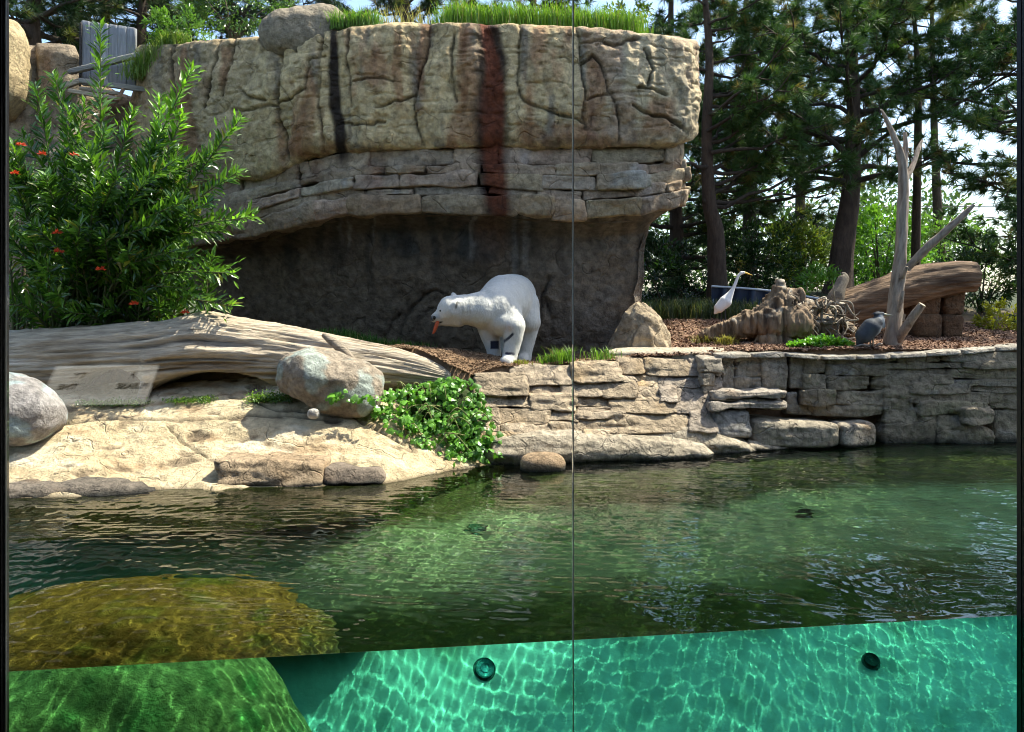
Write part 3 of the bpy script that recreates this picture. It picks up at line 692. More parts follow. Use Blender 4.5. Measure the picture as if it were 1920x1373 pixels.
def ledge(name, q, ya, yb, label, depth=.6, cols=((.26, .2, .135), (.42, .34, .25)), seed=0, n=16, amp=.045, ridge=.02, p=6, cat='rock', parent=None, mat=None):
    V, F = quad_stone(q, ya, yb, depth, n, p, amp, 3., seed, ridge)
    col = mix(cols[0], cols[1], fbm(V, (2, 2, 4), 4, seed + 2) * .5 + .5); col = mix(col, (.30, .19, .1), sm(.2, .6, fbm(V, 3, 3, seed + 3)) * .5)
    col = mix(col, (.03, .028, .022), 1 - sm(.0, .06, V[:, 2] + .04 * fbm(V, 4, 3, 3)))
    o = obj(name, V, F, mat or M_stone, parent, col)
    return o if parent else tag(o, label, cat)
ledge('shore_rock', ((402, 915), (606, 918), (606, 868), (398, 862)), (8.35, 8.42), (8.45, 8.55), 'flat angular brown rock ledge at the waterline of the pale slab', .5, ((.28, .19, .11), (.46, .35, .23)), seed=5, n=20, p=12, amp=.08)
ledge('shore_rock', ((600, 915), (722, 908), (716, 880), (606, 876)), (8.45, 8.55), (8.55, 8.65), 'low dark wet rock beside the angular ledge at the slab edge', .4, ((.12, .09, .07), (.3, .24, .18)), seed=6, n=16)
ledge('shore_rock', ((0, 945), (300, 930), (280, 917), (0, 912)), (7.9, 8.15), (8.0, 8.25), 'dark wet wavy rock rim along the slab foot by the window', .35, ((.10, .085, .07), (.28, .23, .18)), seed=7, n=22, amp=.09, ridge=.06)

# ------------------------------------------------------------------ stacked stone wall under the bear
def fpx(x): return 860 + x / 3.5556
def fpy(y): return 620 + y / 3.5556
wall = thing('stone_wall', 'sunlit stacked tan stone wall rising from the ledges below the bear', 'wall', P(1110, 860, 9.9))
ST = [(100,445,290,430),(340,755,238,358),(762,1085,218,345),(1052,1245,188,290),(1252,1540,192,300),(1544,1756,186,300),
 (450,680,360,438),(684,960,350,428),(962,1178,335,445),(1182,1350,296,374),(1184,1345,378,462),(1345,1730,304,374),(1350,1450,378,470),(1452,1692,376,545),
 (96,160,368,428),(130,490,432,514),(486,790,432,535),(780,1004,430,510),(1006,1450,446,540),
 (256,604,524,614),(126,258,516,608),(606,800,538,606),(804,1085,512,545),(802,1110,547,582),(764,1548,552,682),(1545,1722,542,670),
 (140,276,610,678),(278,610,618,700),(612,845,615,702),(150,425,678,722),(846,1002,668,702),(960,1180,300,332),(1004,1090,430,446),(1690,1760,300,540)]
def wall_y(px, py):
    bot = np.interp(px, [880, 1100, 1340], [9.62, 9.84, 10.12]); return bot + .84 * (830 - py) / 150
rs = np.random.default_rng(11)
for i, (x0, x1, y0, y1) in enumerate(ST):
    a, b, c, d = fpx(x0 - 3), fpx(x1 + 3), fpy(y0 - 1), fpy(y1 + 2)
    j = lambda s: rs.uniform(-s, s)
    sk = min(6, (b - a) * .08); pr = rs.uniform(-.05, .04) - (.06 if y0 < 300 and x1 < 1300 else 0)
    sl_ = rs.choice([0, 0, .5, 1.]) * sk
    q = ((a + j(1), d + j(1)), (b + sl_ + j(1), d + j(1)), (b - sl_ + j(1), c + j(1.2)), (a + j(2), c + j(1.2)))
    ya = (wall_y(a, d) + pr, wall_y(b, d) + pr + j(.04)); yb = (wall_y(a, c) + pr + j(.03), wall_y(b, c) + pr + j(.03))
    V, F = quad_stone(q, ya, yb, .38, 16, 14, .07, 3.6, i * 7, .035)
    base = mix((.36, .265, .165), (.52, .41, .28), fbm(V, 1.7, 4, i) * .5 + .5); base = mix(base, (.42, .27, .12), sm(.15, .6, fbm(V, 2.2, 3, i + 90)) * .6)
    base = mix(base, (.36, .31, .27), (1 if x0 > 1330 else rs.uniform(0, .4)) * np.ones(len(V)) * .6)
    obj('stone', V, F, M_stone, wall, base * rs.uniform(.85, 1.15))
def slope_rock(name, outline, yf, yb, label, seed, cols=((.33, .27, .19), (.48, .41, .31)), zt=0.0):
    """long flat ledge: top outline points along px with (px, top_py, bottom_py)"""
    o = np.array(outline, float); n = 90; px = np.linspace(o[0, 0], o[-1, 0], n)
    top = np.interp(px, o[:, 0], o[:, 1]); bot = np.interp(px, o[:, 0], o[:, 2]); Yf = np.interp(px, [o[0, 0], o[-1, 0]], yf); Yb = np.interp(px, [o[0, 0], o[-1, 0]], yb)
    zt = H - (top - 560) * (Yf + .06) / FPX; rows = []
    for f in np.linspace(-.9, 1, 26):                                   # front face from under the water up to the lip
        z = zt * f if f > 0 else f * .5; y = Yf + .10 * max(f, 0) ** 2 - .03 * math.sin(3 * max(f, 0)); rows.append(np.stack([(px - 960) * Yf / FPX, y, z + 0 * px], -1))
    for f in np.linspace(.06, 1, 22): rows.append(np.stack([(px - 960) * Yf / FPX, Yf + .10 + (Yb - Yf) * f, zt + .05 * f], -1))
    V = np.array(rows); ends = np.minimum(1, np.minimum((px - px[0]), (px[-1] - px)) / 18)[None]
    V[..., 2] = np.where(V[..., 2] > 0, V[..., 2] * (.25 + .75 * ends ** .6), V[..., 2])
    V[..., 1] += .12 * (1 - ends)
    Nn = fbm(V, 1.5, 4, seed) ; V[..., 1] += .07 * Nn + .03 * ridged(V, (2, 2, 8), 3, seed + 1); V[..., 2] += .03 * fbm(V, 3, 4, seed + 3) * (V[..., 2] > 0)
    Vf = V.reshape(-1, 3); col = mix(cols[0], cols[1], fbm(Vf, 2, 4, seed + 5) * .5 + .5); col = mix(col, (.30, .2, .11), sm(.2, .6, fbm(Vf, 2.4, 3, seed + 6)) * .4)
    col = mix(col, (.03, .028, .022), 1 - sm(.0, .07, Vf[:, 2] + .04 * fbm(Vf, 3, 3, 3)))
    return tag(obj(name, Vf, grid_faces(V.shape[0], n)[:, ::-1], M_stone, None, col), label, 'rock')
slope_rock('shore_ledge', [(905,838,872),(925,824,875),(1000,820,875),(1070,816,876),(1130,822,874),(1220,826,870),(1300,834,866),(1345,846,862)], (9.5, 9.95), (9.85, 10.2), 'long low lit ledge rock at the water below the stone wall', 3)
slope_rock('shore_ledge', [(1100,806,850),(1160,802,850),(1230,808,850),(1290,804,850),(1315,802,852),(1360,818,852),(1425,840,850)], (9.95, 10.25), (10.2, 10.5), 'higher ledge rock tapering to the water between wall and lower ledge', 13)
slope_rock('shore_ledge', [(1390,832,848),(1420,828,847),(1470,832,845),(1505,838,842)], (10.35, 10.6), (10.65, 10.85), 'thin flaky low ledge at the foot of the grey corner stone', 23)

# ------------------------------------------------------------------ darker strata wall at the right
def gpx(x): return 1320 + x / 3.2
def gpy(y): return 620 + y / 3.2
rwall = thing('strata_wall', 'long shaded grey brown strata rock wall behind the pool at the right', 'wall', P(1650, 832, 11))
RS = [(-10,110,168,252,-.15),(-5,62,256,330,-.12),(-5,48,332,470,-.10),(112,182,150,392,-.02),(184,348,152,282,.0),(184,348,284,372,-.03),(350,505,140,362,-.03),(512,622,155,352,.02),(596,732,156,258,.0),(594,732,262,352,.0),
 (736,1080,150,206,.02),(736,1080,208,272,-.01),(736,1000,275,358,.0),(590,792,364,450,-.08),(498,562,370,502,.0),(566,640,452,508,.02),(642,1082,452,510,.01),(794,1082,362,448,.02),(1004,1082,275,358,.02),
 (1084,1430,156,190,.0),(1084,1560,193,226,-.03),(1432,1895,140,190,-.04),(1562,1895,193,222,-.08),(1084,1460,230,262,.02),(1464,1895,226,290,.0),(1084,1300,266,330,.0),(1304,1500,266,318,-.03),(1504,1895,294,330,-.03),(1084,1240,334,400,.0),(1244,1600,322,372,-.02),(1604,1895,334,366,.01),
 (1244,1790,376,432,.0),(1084,1240,404,470,.0),(1084,1300,474,560,.0),(1304,1700,436,500,-.06),(1704,1895,370,470,.04),(1084,1400,564,690,-.03),(1404,1560,504,600,-.05),(1304,1400,504,560,-.02),(1564,1740,470,560,-.16),(1404,1740,600,690,-.06),(1744,1895,474,690,.06),(1320,1402,562,600,.0)]
for i, (x0, x1, y0, y1, off) in enumerate(RS):
    a, b, c, d = gpx(x0 - 2), gpx(x1 + 2), gpy(y0 - 1), gpy(y1 + 1); b = min(b, 2000) if x1 < 1890 else 2080
    yy = lambda px, py: np.interp(px, [1320, 1345, 1480, 2000], [10.62, 10.78, 10.93, 11.02]) + .10 * (832 - py) / 170 + off + rs.uniform(-.015, .015)
    q = ((a, d + rs.uniform(-1, 1)), (b, d + rs.uniform(-1, 1)), (b, c + rs.uniform(-1, 1)), (a, c + rs.uniform(-1, 1)))
    V, F = quad_stone(q, (yy(a, d), yy(b, d)), (yy(a, c), yy(b, c)), .45, 12 if x1 - x0 < 300 else 16, 16, .09, 2.6, 300, .035)
    base = mix((.23, .18, .12), (.39, .315, .215), fbm(V, (1.5, 1.5, 3), 4, i) * .5 + .5); base = mix(base, (.24, .22, .12), sm(.2, .6, fbm(V, 2, 3, i + 50)) * .5); base = mix(base, (.36, .33, .29), (sm(.25, .6, fbm(V, (3, 3, 6), 3, i + 70)) * .6))
    if x0 < 560: base = mix(base, (.36, .32, .27), .5 * np.ones(len(V)))
    base = mix(base, (.05, .05, .035), 1 - sm(.0, .12, V[:, 2] + .05 * fbm(V, 3, 3, 3)))
    obj('stone', V, F, M_stone, rwall, base * rs.uniform(.85, 1.15))
for i, (x0, x1, y0, y1) in enumerate(((55, 490, 372, 404), (40, 380, 408, 436), (40, 495, 438, 468))):
    ledge('stone', ((gpx(x0), gpy(y1)), (gpx(x1), gpy(y1)), (gpx(x1), gpy(y0)), (gpx(x0), gpy(y0))), (10.42 - .05 * i, 10.6), (10.44 - .05 * i, 10.6), None, .45, ((.3, .25, .2), (.46, .4, .33)), 60 + i, 16, .09, .04, 12, parent=rwall)
ledge('stone', ((gpx(28), gpy(645)), (gpx(296), gpy(650)), (gpx(290), gpy(476)), (gpx(60), gpy(478))), (10.28, 10.42), (10.38, 10.5), None, .5, ((.22, .2, .18), (.42, .39, .35)), 71, 16, .07, .03, 7, parent=rwall)
ledge('ledge_block', ((gpx(290), gpy(700)), (gpx(826), gpy(712)), (gpx(826), gpy(570)), (gpx(300), gpy(540))), (10.45, 10.6), (10.47, 10.62), 'chunky rock block with bright sunlit top jutting from the strata wall', .75, ((.30, .245, .17), (.48, .41, .31)), 81, 20, .05, .02, 8)
ledge('ledge_block', ((gpx(830), gpy(702)), (gpx(1040), gpy(690)), (gpx(1040), gpy(560)), (gpx(830), gpy(566))), (10.6, 10.75), (10.62, 10.77), 'smaller rock block split by a crack from the sunlit block', .6, ((.27, .22, .16), (.44, .38, .3)), 82, 14, .04, .02, 8)
# coping edge of the strata wall and the pale flat slab behind it
for i in range(9):
    a, b = 1345 + i * 66, 1345 + (i + 1) * 66 - 1.5
    ta, tb = [np.interp(x, [1345, 1480, 1560, 1700, 1910, 2000], [664, 662, 668, 664, 648, 642]) for x in (a, b)]
    y = np.interp([a, b], [1345, 1480, 2000], [10.74, 10.9, 10.98]) + rs.uniform(-.03, .03)
    V, F = quad_stone(((a, ta + 9), (b, tb + 9), (b, tb), (a, ta)), tuple(y), tuple(y + .02), .42, 9, 7, .025, 4, 500 + i, .01)
    obj('coping_stone', V, F, M_stone, rwall, mix((.32, .27, .21), (.48, .43, .35), fbm(V, 3, 3, i) * .5 + .5))
V, F = blob(P(1268, 664, 11.3), (1.0, .36, .09), .06, n=30, p=3, amp=.05, freq=2, seed=77)
tag(obj('flat_slab', V, F, M_slab, None, mix((.42, .34, .24), (.58, .5, .37), fbm(V, 2, 4, 3) * .5 + .5)), 'pale flat rock slab lying on the ground at the cliff foot', 'rock')
# submerged rock near the window, underwater fittings
V, F = blob((-2.72, 5.6, -1.8), (1.42, .88, 1.6), .06, n=40, p=2.3, amp=.14, freq=1.6, seed=91, facet=.05)
col = mix((.55, .26, .08), (.76, .42, .15), fbm(V, 3, 4, 3) * .5 + .5); col = mix(col, (.3, .36, .09), sm(.05, .45, fbm(V, 4, 4, 6)) * .7); col = mix(col, (.55, .6, .3), 1 - sm(-1.5, -.7, V[:, 2] + .2 * fbm(V, 3, 3, 9)))
receiver(tag(obj('submerged_rock', V, F, M_boulder, None, col), 'big brown mossy rock under the water beside the window', 'rock'))
def underwater_hit(px, py):
    d = np.array([(px - 960) / FPX, 1., -(py - 560) / FPX]); d /= np.linalg.norm(d)
    n3 = np.array([gn[0], gn[1], 0]); t = ((GA - 0) @ gn) / (d[:2] @ gn); o = np.array([0, 0, H]) + d * t
    c = d @ n3; e = 1 / 1.333; r = e * d + (-e * c + math.sqrt(1 - e * e * (1 - c * c))) * n3
    for k in range(4000):
        q = o + r * k * .003
        if q[2] < floor_z(np.array([q[0]]), np.array([q[1]]))[0]: break
    return q, r
def fitting(px, py, rad, name, label, cat, cols, lens):
    q, r = underwater_hit(px, py); e = .06
    gx = (floor_z(np.array([q[0] + e]), np.array([q[1]])) - floor_z(np.array([q[0] - e]), np.array([q[1]])))[0] / (2 * e)
    gy = (floor_z(np.array([q[0]]), np.array([q[1] + e])) - floor_z(np.array([q[0]]), np.array([q[1] - e])))[0] / (2 * e)
    n = np.array([-gx, -gy, 1]); n /= np.linalg.norm(n); n = n - .5 * r; n /= np.linalg.norm(n)
    t = thing(name, label, cat, q)
    prof = lambda rr, hh, nm, m, c, par: receiver(obj(nm, *tube(np.array([q - n * .05, q + n * (hh - .02), q + n * hh]), [rr, rr, rr * .93], 28), m, par, np.array(c)))
    prof(rad * 1.3, .03, 'flange', M_boulder, cols[0], t); ln_ = prof(rad, .06, 'lens' if lens else 'mouth', M_boulder, cols[1], t)
    if lens: prof(rad * .55, .066, 'cover_plate', M_boulder, cols[2], ln_)
fitting(908, 1257, .085, 'pool_lamp', 'round blue underwater lamp set in the green pool wall', 'lamp', ((.12, .24, .24), (.35, .85, .95), (.25, .65, .75)), True)
fitting(1634, 1243, .07, 'pool_inlet', 'small dark round inlet in the green pool wall', 'pipe', ((.2, .34, .3), (.05, .11, .1), (.02, .04, .04)), False)
# ------------------------------------------------------------------ foliage builders
def unit(v): return v / (np.linalg.norm(v, axis=-1, keepdims=True) + 1e-9)
def leaf_cards(pos, d, up, L, W, col, fold=.25):
    """lanceolate folded leaves: base, two mids each side, tip"""
    n = len(pos); d = unit(d); s = unit(np.cross(d, up)); nn = np.cross(s, d); L = np.reshape(L, (-1, 1)); W = np.reshape(W, (-1, 1))
    b = pos; m = pos + d * L * .45 - nn * L * .02; t = pos + d * L - nn * L * .10
    l = m - s * W * .5 + nn * W * fold; r = m + s * W * .5 + nn * W * fold
    V = np.stack([b, l, t, r, m], 1).reshape(-1, 3); k = np.arange(n)[:, None] * 5
    F = np.concatenate([k + np.array(f) for f in ([0, 4, 1], [1, 4, 2], [0, 3, 4], [3, 2, 4])], 0)
    return V, F, np.repeat(col, 5, 0)
def rand_dirs(r, n): return unit(r.normal(size=(n, 3)))
def pick_col(r, n, c0, c1, yellow=.0, ycol=(.30, .28, .03)):
    c = mix(c0, c1, r.uniform(0, 1, n)); 
    if yellow: c = mix(c, ycol, (r.uniform(0, 1, n) < yellow) * r.uniform(.4, 1, n))
    return c
def bush(name, label, center, rad, nleaf, L, seed, c0=(.03, .08, .012), c1=(.08, .17, .03), cat='shrub', group=None, nclump=None, yellow=.0, ycol=(.30, .28, .03), mat=None, wratio=.4, stems=7, upb=.3, kind=None):
    r = np.random.default_rng(seed); center = np.asarray(center, float); rad = np.asarray(rad, float)
    nc = nclump or max(10, nleaf // 60); cc = rand_dirs(r, nc) * (r.uniform(.25, 1, (nc, 1)) ** .5); cc[:, 2] = np.where(cc[:, 2] < -.75, -.6, cc[:, 2])
    cs = r.uniform(.16, .34, nc); ci = r.integers(0, nc, nleaf)
    q = cc[ci] + rand_dirs(r, nleaf) * (r.uniform(0, 1, (nleaf, 1)) ** .5) * cs[ci][:, None]
    pos = center + q * rad
    d = unit(unit(q) * .8 + rand_dirs(r, nleaf) * .8 + np.array([0, 0, upb])); up = unit(rand_dirs(r, nleaf) * .7 + np.array([.25, -.1, 1]))
    tone = r.uniform(0, 1, nc)[ci]; col = mix(c0, c1, np.clip(tone * .6 + r.uniform(0, .4, nleaf), 0, 1))
    if yellow: col = mix(col, ycol, (r.uniform(0, 1, nleaf) < yellow) * r.uniform(.4, 1, nleaf))
    LL = L * r.uniform(.6, 1.25, nleaf); V, F, col = leaf_cards(pos, d, up, LL, LL * wratio, col)
    base = np.array([center[0], center[1], center[2] - rad[2] * .98])
    if kind:
        return tag(obj(name, V, F, mat or M_leaf, None, col, False), label, None, None, kind)
    t = thing(name, label, cat, base, group); obj('foliage', V, F, mat or M_leaf, t, col, False)
    mb = MB()
    for k in range(stems):
        e = center + cc[k % nc] * rad * .8; mid = (base + e) / 2 + np.array([0, 0, rad[2] * .15])
        v, f = tube(resample(np.array([base + r.normal(size=3) * .05 * rad * np.array([1, 1, 0]), mid, e]), 8), [.03 * rad[2], .008 * rad[2]], 5); mb.add(v, f, (.10, .08, .05))
    mb.build('stem', M_bark, t); return t
def blades(r, pos, h, lean, w, col):
    n = len(pos); a = r.uniform(0, 6.28, n); d = np.stack([np.cos(a), np.sin(a), 0 * a], -1); s = np.stack([-np.sin(a), np.cos(a), 0 * a], -1)
    h = h[:, None]; le = (lean * r.uniform(.2, 1.2, n))[:, None]; w = np.reshape(w, (-1, 1)) * np.ones((n, 1))
    m = pos + d * h * le * .3 + np.array([0, 0, 1]) * h * .6; t = pos + d * h * le + np.array([0, 0, 1]) * h * (1 - .25 * le)
    V = np.stack([pos - s * w, pos + s * w, m + s * w * .8, m - s * w * .8, t], 1).reshape(-1, 3); k = np.arange(n)[:, None] * 5
    F = np.concatenate([k + np.array(f) for f in ([0, 1, 2], [0, 2, 3], [3, 2, 4])], 0)
    return V, F, np.repeat(col, 5, 0)
def grass(name, label, pts, h, n, seed, spread=.12, c0=(.06, .14, .015), c1=(.16, .27, .04), lean=.6, w=.006, kind='stuff', cat=None, dry=.1):
    r = np.random.default_rng(seed); pts = np.asarray(pts, float); i = r.integers(0, len(pts), n)
    pos = pts[i] + r.normal(size=(n, 3)) * np.array([spread, spread * .7, 0]); hh = h * r.uniform(.45, 1.15, n)
    V, F, c = blades(r, pos, hh, lean, w, pick_col(r, n, c0, c1, dry, (.36, .3, .12)))
    return tag(obj(name, V, F, M_grass, None, c, False), label, cat, None, kind)

# ------------------------------------------------------------------ pines
def pine(label, trunk, r0, seed, start=.3, nl=40, lmax=3., tuft=.24, K=44, c0=(.03, .08, .02), c1=(.085, .155, .04), bright=.07, sub=8, rise=.25, group='pine trees behind the pool', side=None, name='pine_tree', dead=.0, nw=.0085, limbs=()):
    r = np.random.default_rng(seed); tp = resample(np.asarray(trunk, float), 28)
    t = thing(name, label, 'tree', tp[0], group)
    rr = np.linspace(r0, r0 * .12, 28) + r0 * .35 * np.exp(-np.arange(28) / 1.2)
    v, f = tube(tp, rr, 14, .14, (3, 3), seed); mb = MB(); mb.add(v, f, mix((.05, .035, .025), (.11, .075, .055), fbm(v, 4, 3, seed) * .5 + .5))
    T = []; D = []
    specs = [(i, None) for i in range(nl)] + [(-1, L) for L in limbs]
    for i, L in specs:
        if L is None:
            u = start + (1 - start) * ((i + r.uniform(0, 1)) / nl) ** .95; o = np.array([np.interp(u, np.linspace(0, 1, 28), tp[:, k]) for k in range(3)])
            az = i * 2.4 + r.uniform(-.5, .5)
            if side is not None and r.uniform() < .6: az = side + r.uniform(-1.1, 1.1)
            ln = lmax * (1 - .72 * ((u - start) / (1 - start)) ** 1.3) * r.uniform(.6, 1.1); d = np.array([math.cos(az), math.sin(az), r.uniform(-.12, .3)])
            s = np.linspace(0, 1, 8)[:, None]; pl = o + d * ln * s + np.array([0, 0, 1]) * ln * rise * s ** 2 + np.cumsum(r.normal(size=(8, 3)) * ln * .025, 0)
            rb = r0 * (.32 * (1 - u) + .08)
        else:
            pl = resample(np.array(L, float), 8); ln = np.linalg.norm(pl[-1] - pl[0]); rb = r0 * .3
        v, f = tube(pl, [rb, rb * .5, .008], 6, cap=False); mb.add(v, f, (.06, .045, .035))
        if r.uniform() < dead: continue
        for k in range(sub):
            q = r.uniform(.25, 1.); o2 = np.array([np.interp(q, np.linspace(0, 1, 8), pl[:, j]) for j in range(3)])
            dd = unit(pl[-1] - pl[0]) * .8 + rand_dirs(r, 1)[0] * .75 + np.array([0, 0, .3]); l2 = ln * r.uniform(.14, .36); e = o2 + unit(dd) * l2
            md = (o2 + e) / 2 + r.normal(size=3) * l2 * .1
            v, f = tube(resample(np.array([o2, md, e]), 5), [.016, .006], 4, cap=False); mb.add(v, f, (.055, .042, .032))
            for w in (1., .72, .45, .85):
                T.append(o2 + (e - o2) * w + r.normal(size=3) * .05); D.append(unit(dd + rand_dirs(r, 1)[0] * .7 + np.array([0, 0, .35])))
    mb.build('trunk', M_bark, t)
    T = np.array(T); D = np.array(D); n = len(T)
    d = unit(D[:, None] * .75 + rand_dirs(r, n * K).reshape(n, K, 3) * .8); Ln = tuft * r.uniform(.65, 1.15, (n, K, 1)); o = T[:, None] + D[:, None] * r.uniform(-.10, .02, (n, K, 1)) * tuft * 4 * .3
    sd = unit(np.cross(d, rand_dirs(r, n * K).reshape(n, K, 3))) * nw
    tip = o + d * Ln - np.array([0, 0, .18]) * Ln ** 1
    V = np.stack([o - sd, o + sd, tip], 2).reshape(-1, 3)
    tone = r.uniform(0, 1, n); col = mix(c0, c1, tone); br = r.uniform(0, 1, n) < bright; col = mix(col, (.20, .22, .05), br * r.uniform(.5, 1, n)); col = mix(col, (.22, .15, .05), (r.uniform(0, 1, n) < .05) * .8)
    col = np.repeat(col, K * 3, 0)
    obj('crown', V, np.arange(len(V)).reshape(-1, 3), M_needle, t, col, False)
    return t
def up_trunk(pts, top):                        # photo points of the visible trunk, then on up to the top
    q = [P(*p) for p in pts]; q.append(np.asarray(top, float)); return q
def gz(px, Y): return float(ground_z((px - 960) * Y / FPX, Y))
def base_pt(px, Y, dz=-.1): return np.array([(px - 960) * Y / FPX, Y, gz(px, Y) + dz])
b = base_pt(1572, 17)
tA = [b] + [P(1578, 480, 17), P(1590, 400, 17), P(1598, 320, 17), P(1600, 200, 17), P(1598, 100, 17), P(1592, -40, 17), P(1588, -330, 17)]
lim = [[P(1592, 345, 17), P(1640, 330, 16.6), P(1700, 318, 16.4), P(1760, 300, 16.2)], [P(1588, 342, 17), P(1540, 334, 16.8), P(1500, 328, 16.5), P(1450, 300, 16.3)], [P(1596, 300, 17), P(1560, 265, 16.8), P(1500, 220, 16.5), P(1440, 190, 16.4)],
       [P(1600, 250, 17), P(1660, 200, 16.7), P(1720, 160, 16.5), P(1790, 130, 16.5)], [P(1602, 300, 17), P(1640, 270, 16.8), P(1700, 230, 16.6), P(1780, 215, 16.4)]]
pine('tall pine with thick dark trunk standing behind the log resting on stones', tA, .27, 5, .42, 46, 3.3, .27, 42, bright=.06, limbs=lim)
tB = [base_pt(1345, 16.2), P(1342, 440, 16.2), P(1330, 380, 16.2), P(1325, 250, 16.2), P(1330, 100, 16.2), P(1318, -60, 16.2), P(1310, -350, 16.2)]
pine('pine with slim dark trunk close beside the overhanging cliff', tB, .19, 9, .30, 44, 2.6, .25, 42, bright=.06, side=0.)
tC = [base_pt(2010, 15.5), P(2005, 450, 15.5), P(1995, 200, 15.5), P(1985, -60, 15.5), P(1980, -380, 15.5)]
pine('pine reaching in with drooping boughs at the right window edge', tC, .28, 13, .12, 56, 3.4, .26, 42, bright=.05, side=math.pi, rise=.05)
tD = [base_pt(1405, 21), P(1405, 420, 21), P(1412, 250, 21), P(1400, 50, 21), P(1402, -250, 21)]
pine('bushy dark pine behind the white egret', tD, .22, 17, .08, 60, 3.0, .30, 42, c0=(.022, .06, .02), c1=(.065, .12, .035), rise=.0)
tE = [base_pt(1270, 19), P(1268, 420, 19), P(1262, 250, 19), P(1258, 50, 19), P(1262, -250, 19)]
pine('dark pine half hidden behind the right flank of the cliff', tE, .2, 21, .05, 54, 2.6, .28, 42, c0=(.02, .055, .018), c1=(.05, .10, .03), rise=.0)
tF = [base_pt(1770, 23), P(1760, 430, 23), P(1752, 250, 23), P(1748, 60, 23), P(1745, -200, 23)]
pine('pale airy pine far behind the dead snag', tF, .17, 25, .52, 34, 2.6, .3, 42, c0=(.03, .07, .03), c1=(.07, .12, .05), bright=.1, rise=.35)
tG = [base_pt(1715, 18.5), P(1722, 200, 18.5), P(1718, 90, 18.5), P(1712, 0, 18.5), P(1705, -150, 18.5)]
pine('young pine with bright yellow green candles beside the tall pine', tG, .10, 29, .62, 42, 1.5, .28, 30, bright=.6, c0=(.04, .09, .02), c1=(.1, .16, .04))
tH = [base_pt(1500, 24), P(1500, 300, 24), P(1496, 100, 24), P(1490, -200, 24)]
pine('distant thin pine between the egret and the tall pine', tH, .18, 33, .25, 44, 3.0, .32, 42, c0=(.02, .055, .022), c1=(.05, .1, .035))
# pines over the left cliff
for k, (px, Y, r0, lab, s, st) in enumerate(((62, 19, .34, 'thick trunked pine behind the brown cliff at the window edge', 41, .42), (268, 21, .22, 'dark pine right behind the grey timber gate', 43, .42), (352, 23, .22, 'pine with dark boughs behind the bushes on the cliff top', 45, .40), (150, 24, .2, 'far pine seen between the thick trunk and the gate', 47, .42), (545, 24, .2, 'dark pine behind the domed boulder on the cliff', 49, .42), (760, 24, .2, 'pine crown behind the tall grass on the cliff top', 51, .42), (1000, 26, .2, 'distant pine crown behind the cliff top grass', 53, .40))):
    tp = [base_pt(px, Y), P(px, 200, Y), P(px - 3, 60, Y), P(px + 4, -60, Y), P(px, -300, Y)]
    pine(lab, tp, r0, s, st, 34, 3.0, .3, 42, c0=(.016, .045, .016), c1=(.045, .085, .028), group='pine trees behind the cliffs', rise=.05)
# broadleaf bushes beyond
bg = 'bushes behind the pool'
bush('leafy_bush', 'bright green leafy bush between the tall pine and the dead snag', P(1650, 470, 20), (1.25, .9, 1.35), 3600, .16, 61, (.08, .2, .02), (.22, .42, .06), group=bg)
bush('leafy_bush', 'light green bush behind the pale snag and resting log', P(1770, 480, 22), (1.4, .9, 1.1), 3000, .15, 62, (.08, .18, .03), (.2, .34, .08), group=bg)
bush('leafy_bush', 'olive bush behind the root stump', P(1500, 490, 19), (1.1, .8, 1.0), 2600, .15, 63, (.08, .14, .03), (.2, .26, .07), group=bg, yellow=.12)
bush('leafy_bush', 'bright weed bush at the foot of the tall pine', P(1530, 545, 16), (.55, .4, .5), 1100, .11, 64, (.1, .24, .03), (.22, .42, .07), group=bg)
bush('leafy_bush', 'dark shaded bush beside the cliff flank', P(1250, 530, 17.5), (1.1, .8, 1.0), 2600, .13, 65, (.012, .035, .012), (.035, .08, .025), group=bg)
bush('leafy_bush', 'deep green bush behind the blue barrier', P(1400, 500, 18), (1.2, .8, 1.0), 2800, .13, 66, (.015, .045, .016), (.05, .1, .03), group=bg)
bush('leafy_bush', 'yellow leafed bush at the right beyond the stone pillars', P(1872, 602, 13.4), (.36, .35, .36), 1300, .085, 67, (.16, .2, .02), (.42, .4, .04), group=bg, yellow=.3)
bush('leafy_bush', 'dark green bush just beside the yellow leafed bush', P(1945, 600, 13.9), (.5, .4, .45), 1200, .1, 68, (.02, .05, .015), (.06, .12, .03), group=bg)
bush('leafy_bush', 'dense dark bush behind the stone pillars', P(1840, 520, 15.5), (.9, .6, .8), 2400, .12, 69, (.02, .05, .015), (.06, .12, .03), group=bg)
cg = 'bushes on the cliff top'
bush('leafy_bush', 'light green bush on the cliff edge beside the gate', P(330, 52, 13.0), (.55, .4, .32), 1500, .09, 71, (.06, .15, .02), (.16, .3, .05), group=cg)
bush('leafy_bush', 'tall leafy green bush behind the domed boulder', P(440, 5, 14.5), (1.25, .7, .75), 3400, .1, 72, (.04, .1, .015), (.11, .2, .04), group=cg)
bush('leafy_bush', 'leafy bush at the cliff top right end of grass', P(1185, 20, 14.5), (.5, .4, .42), 1100, .1, 73, (.05, .11, .02), (.15, .24, .05), group=cg, yellow=.15)
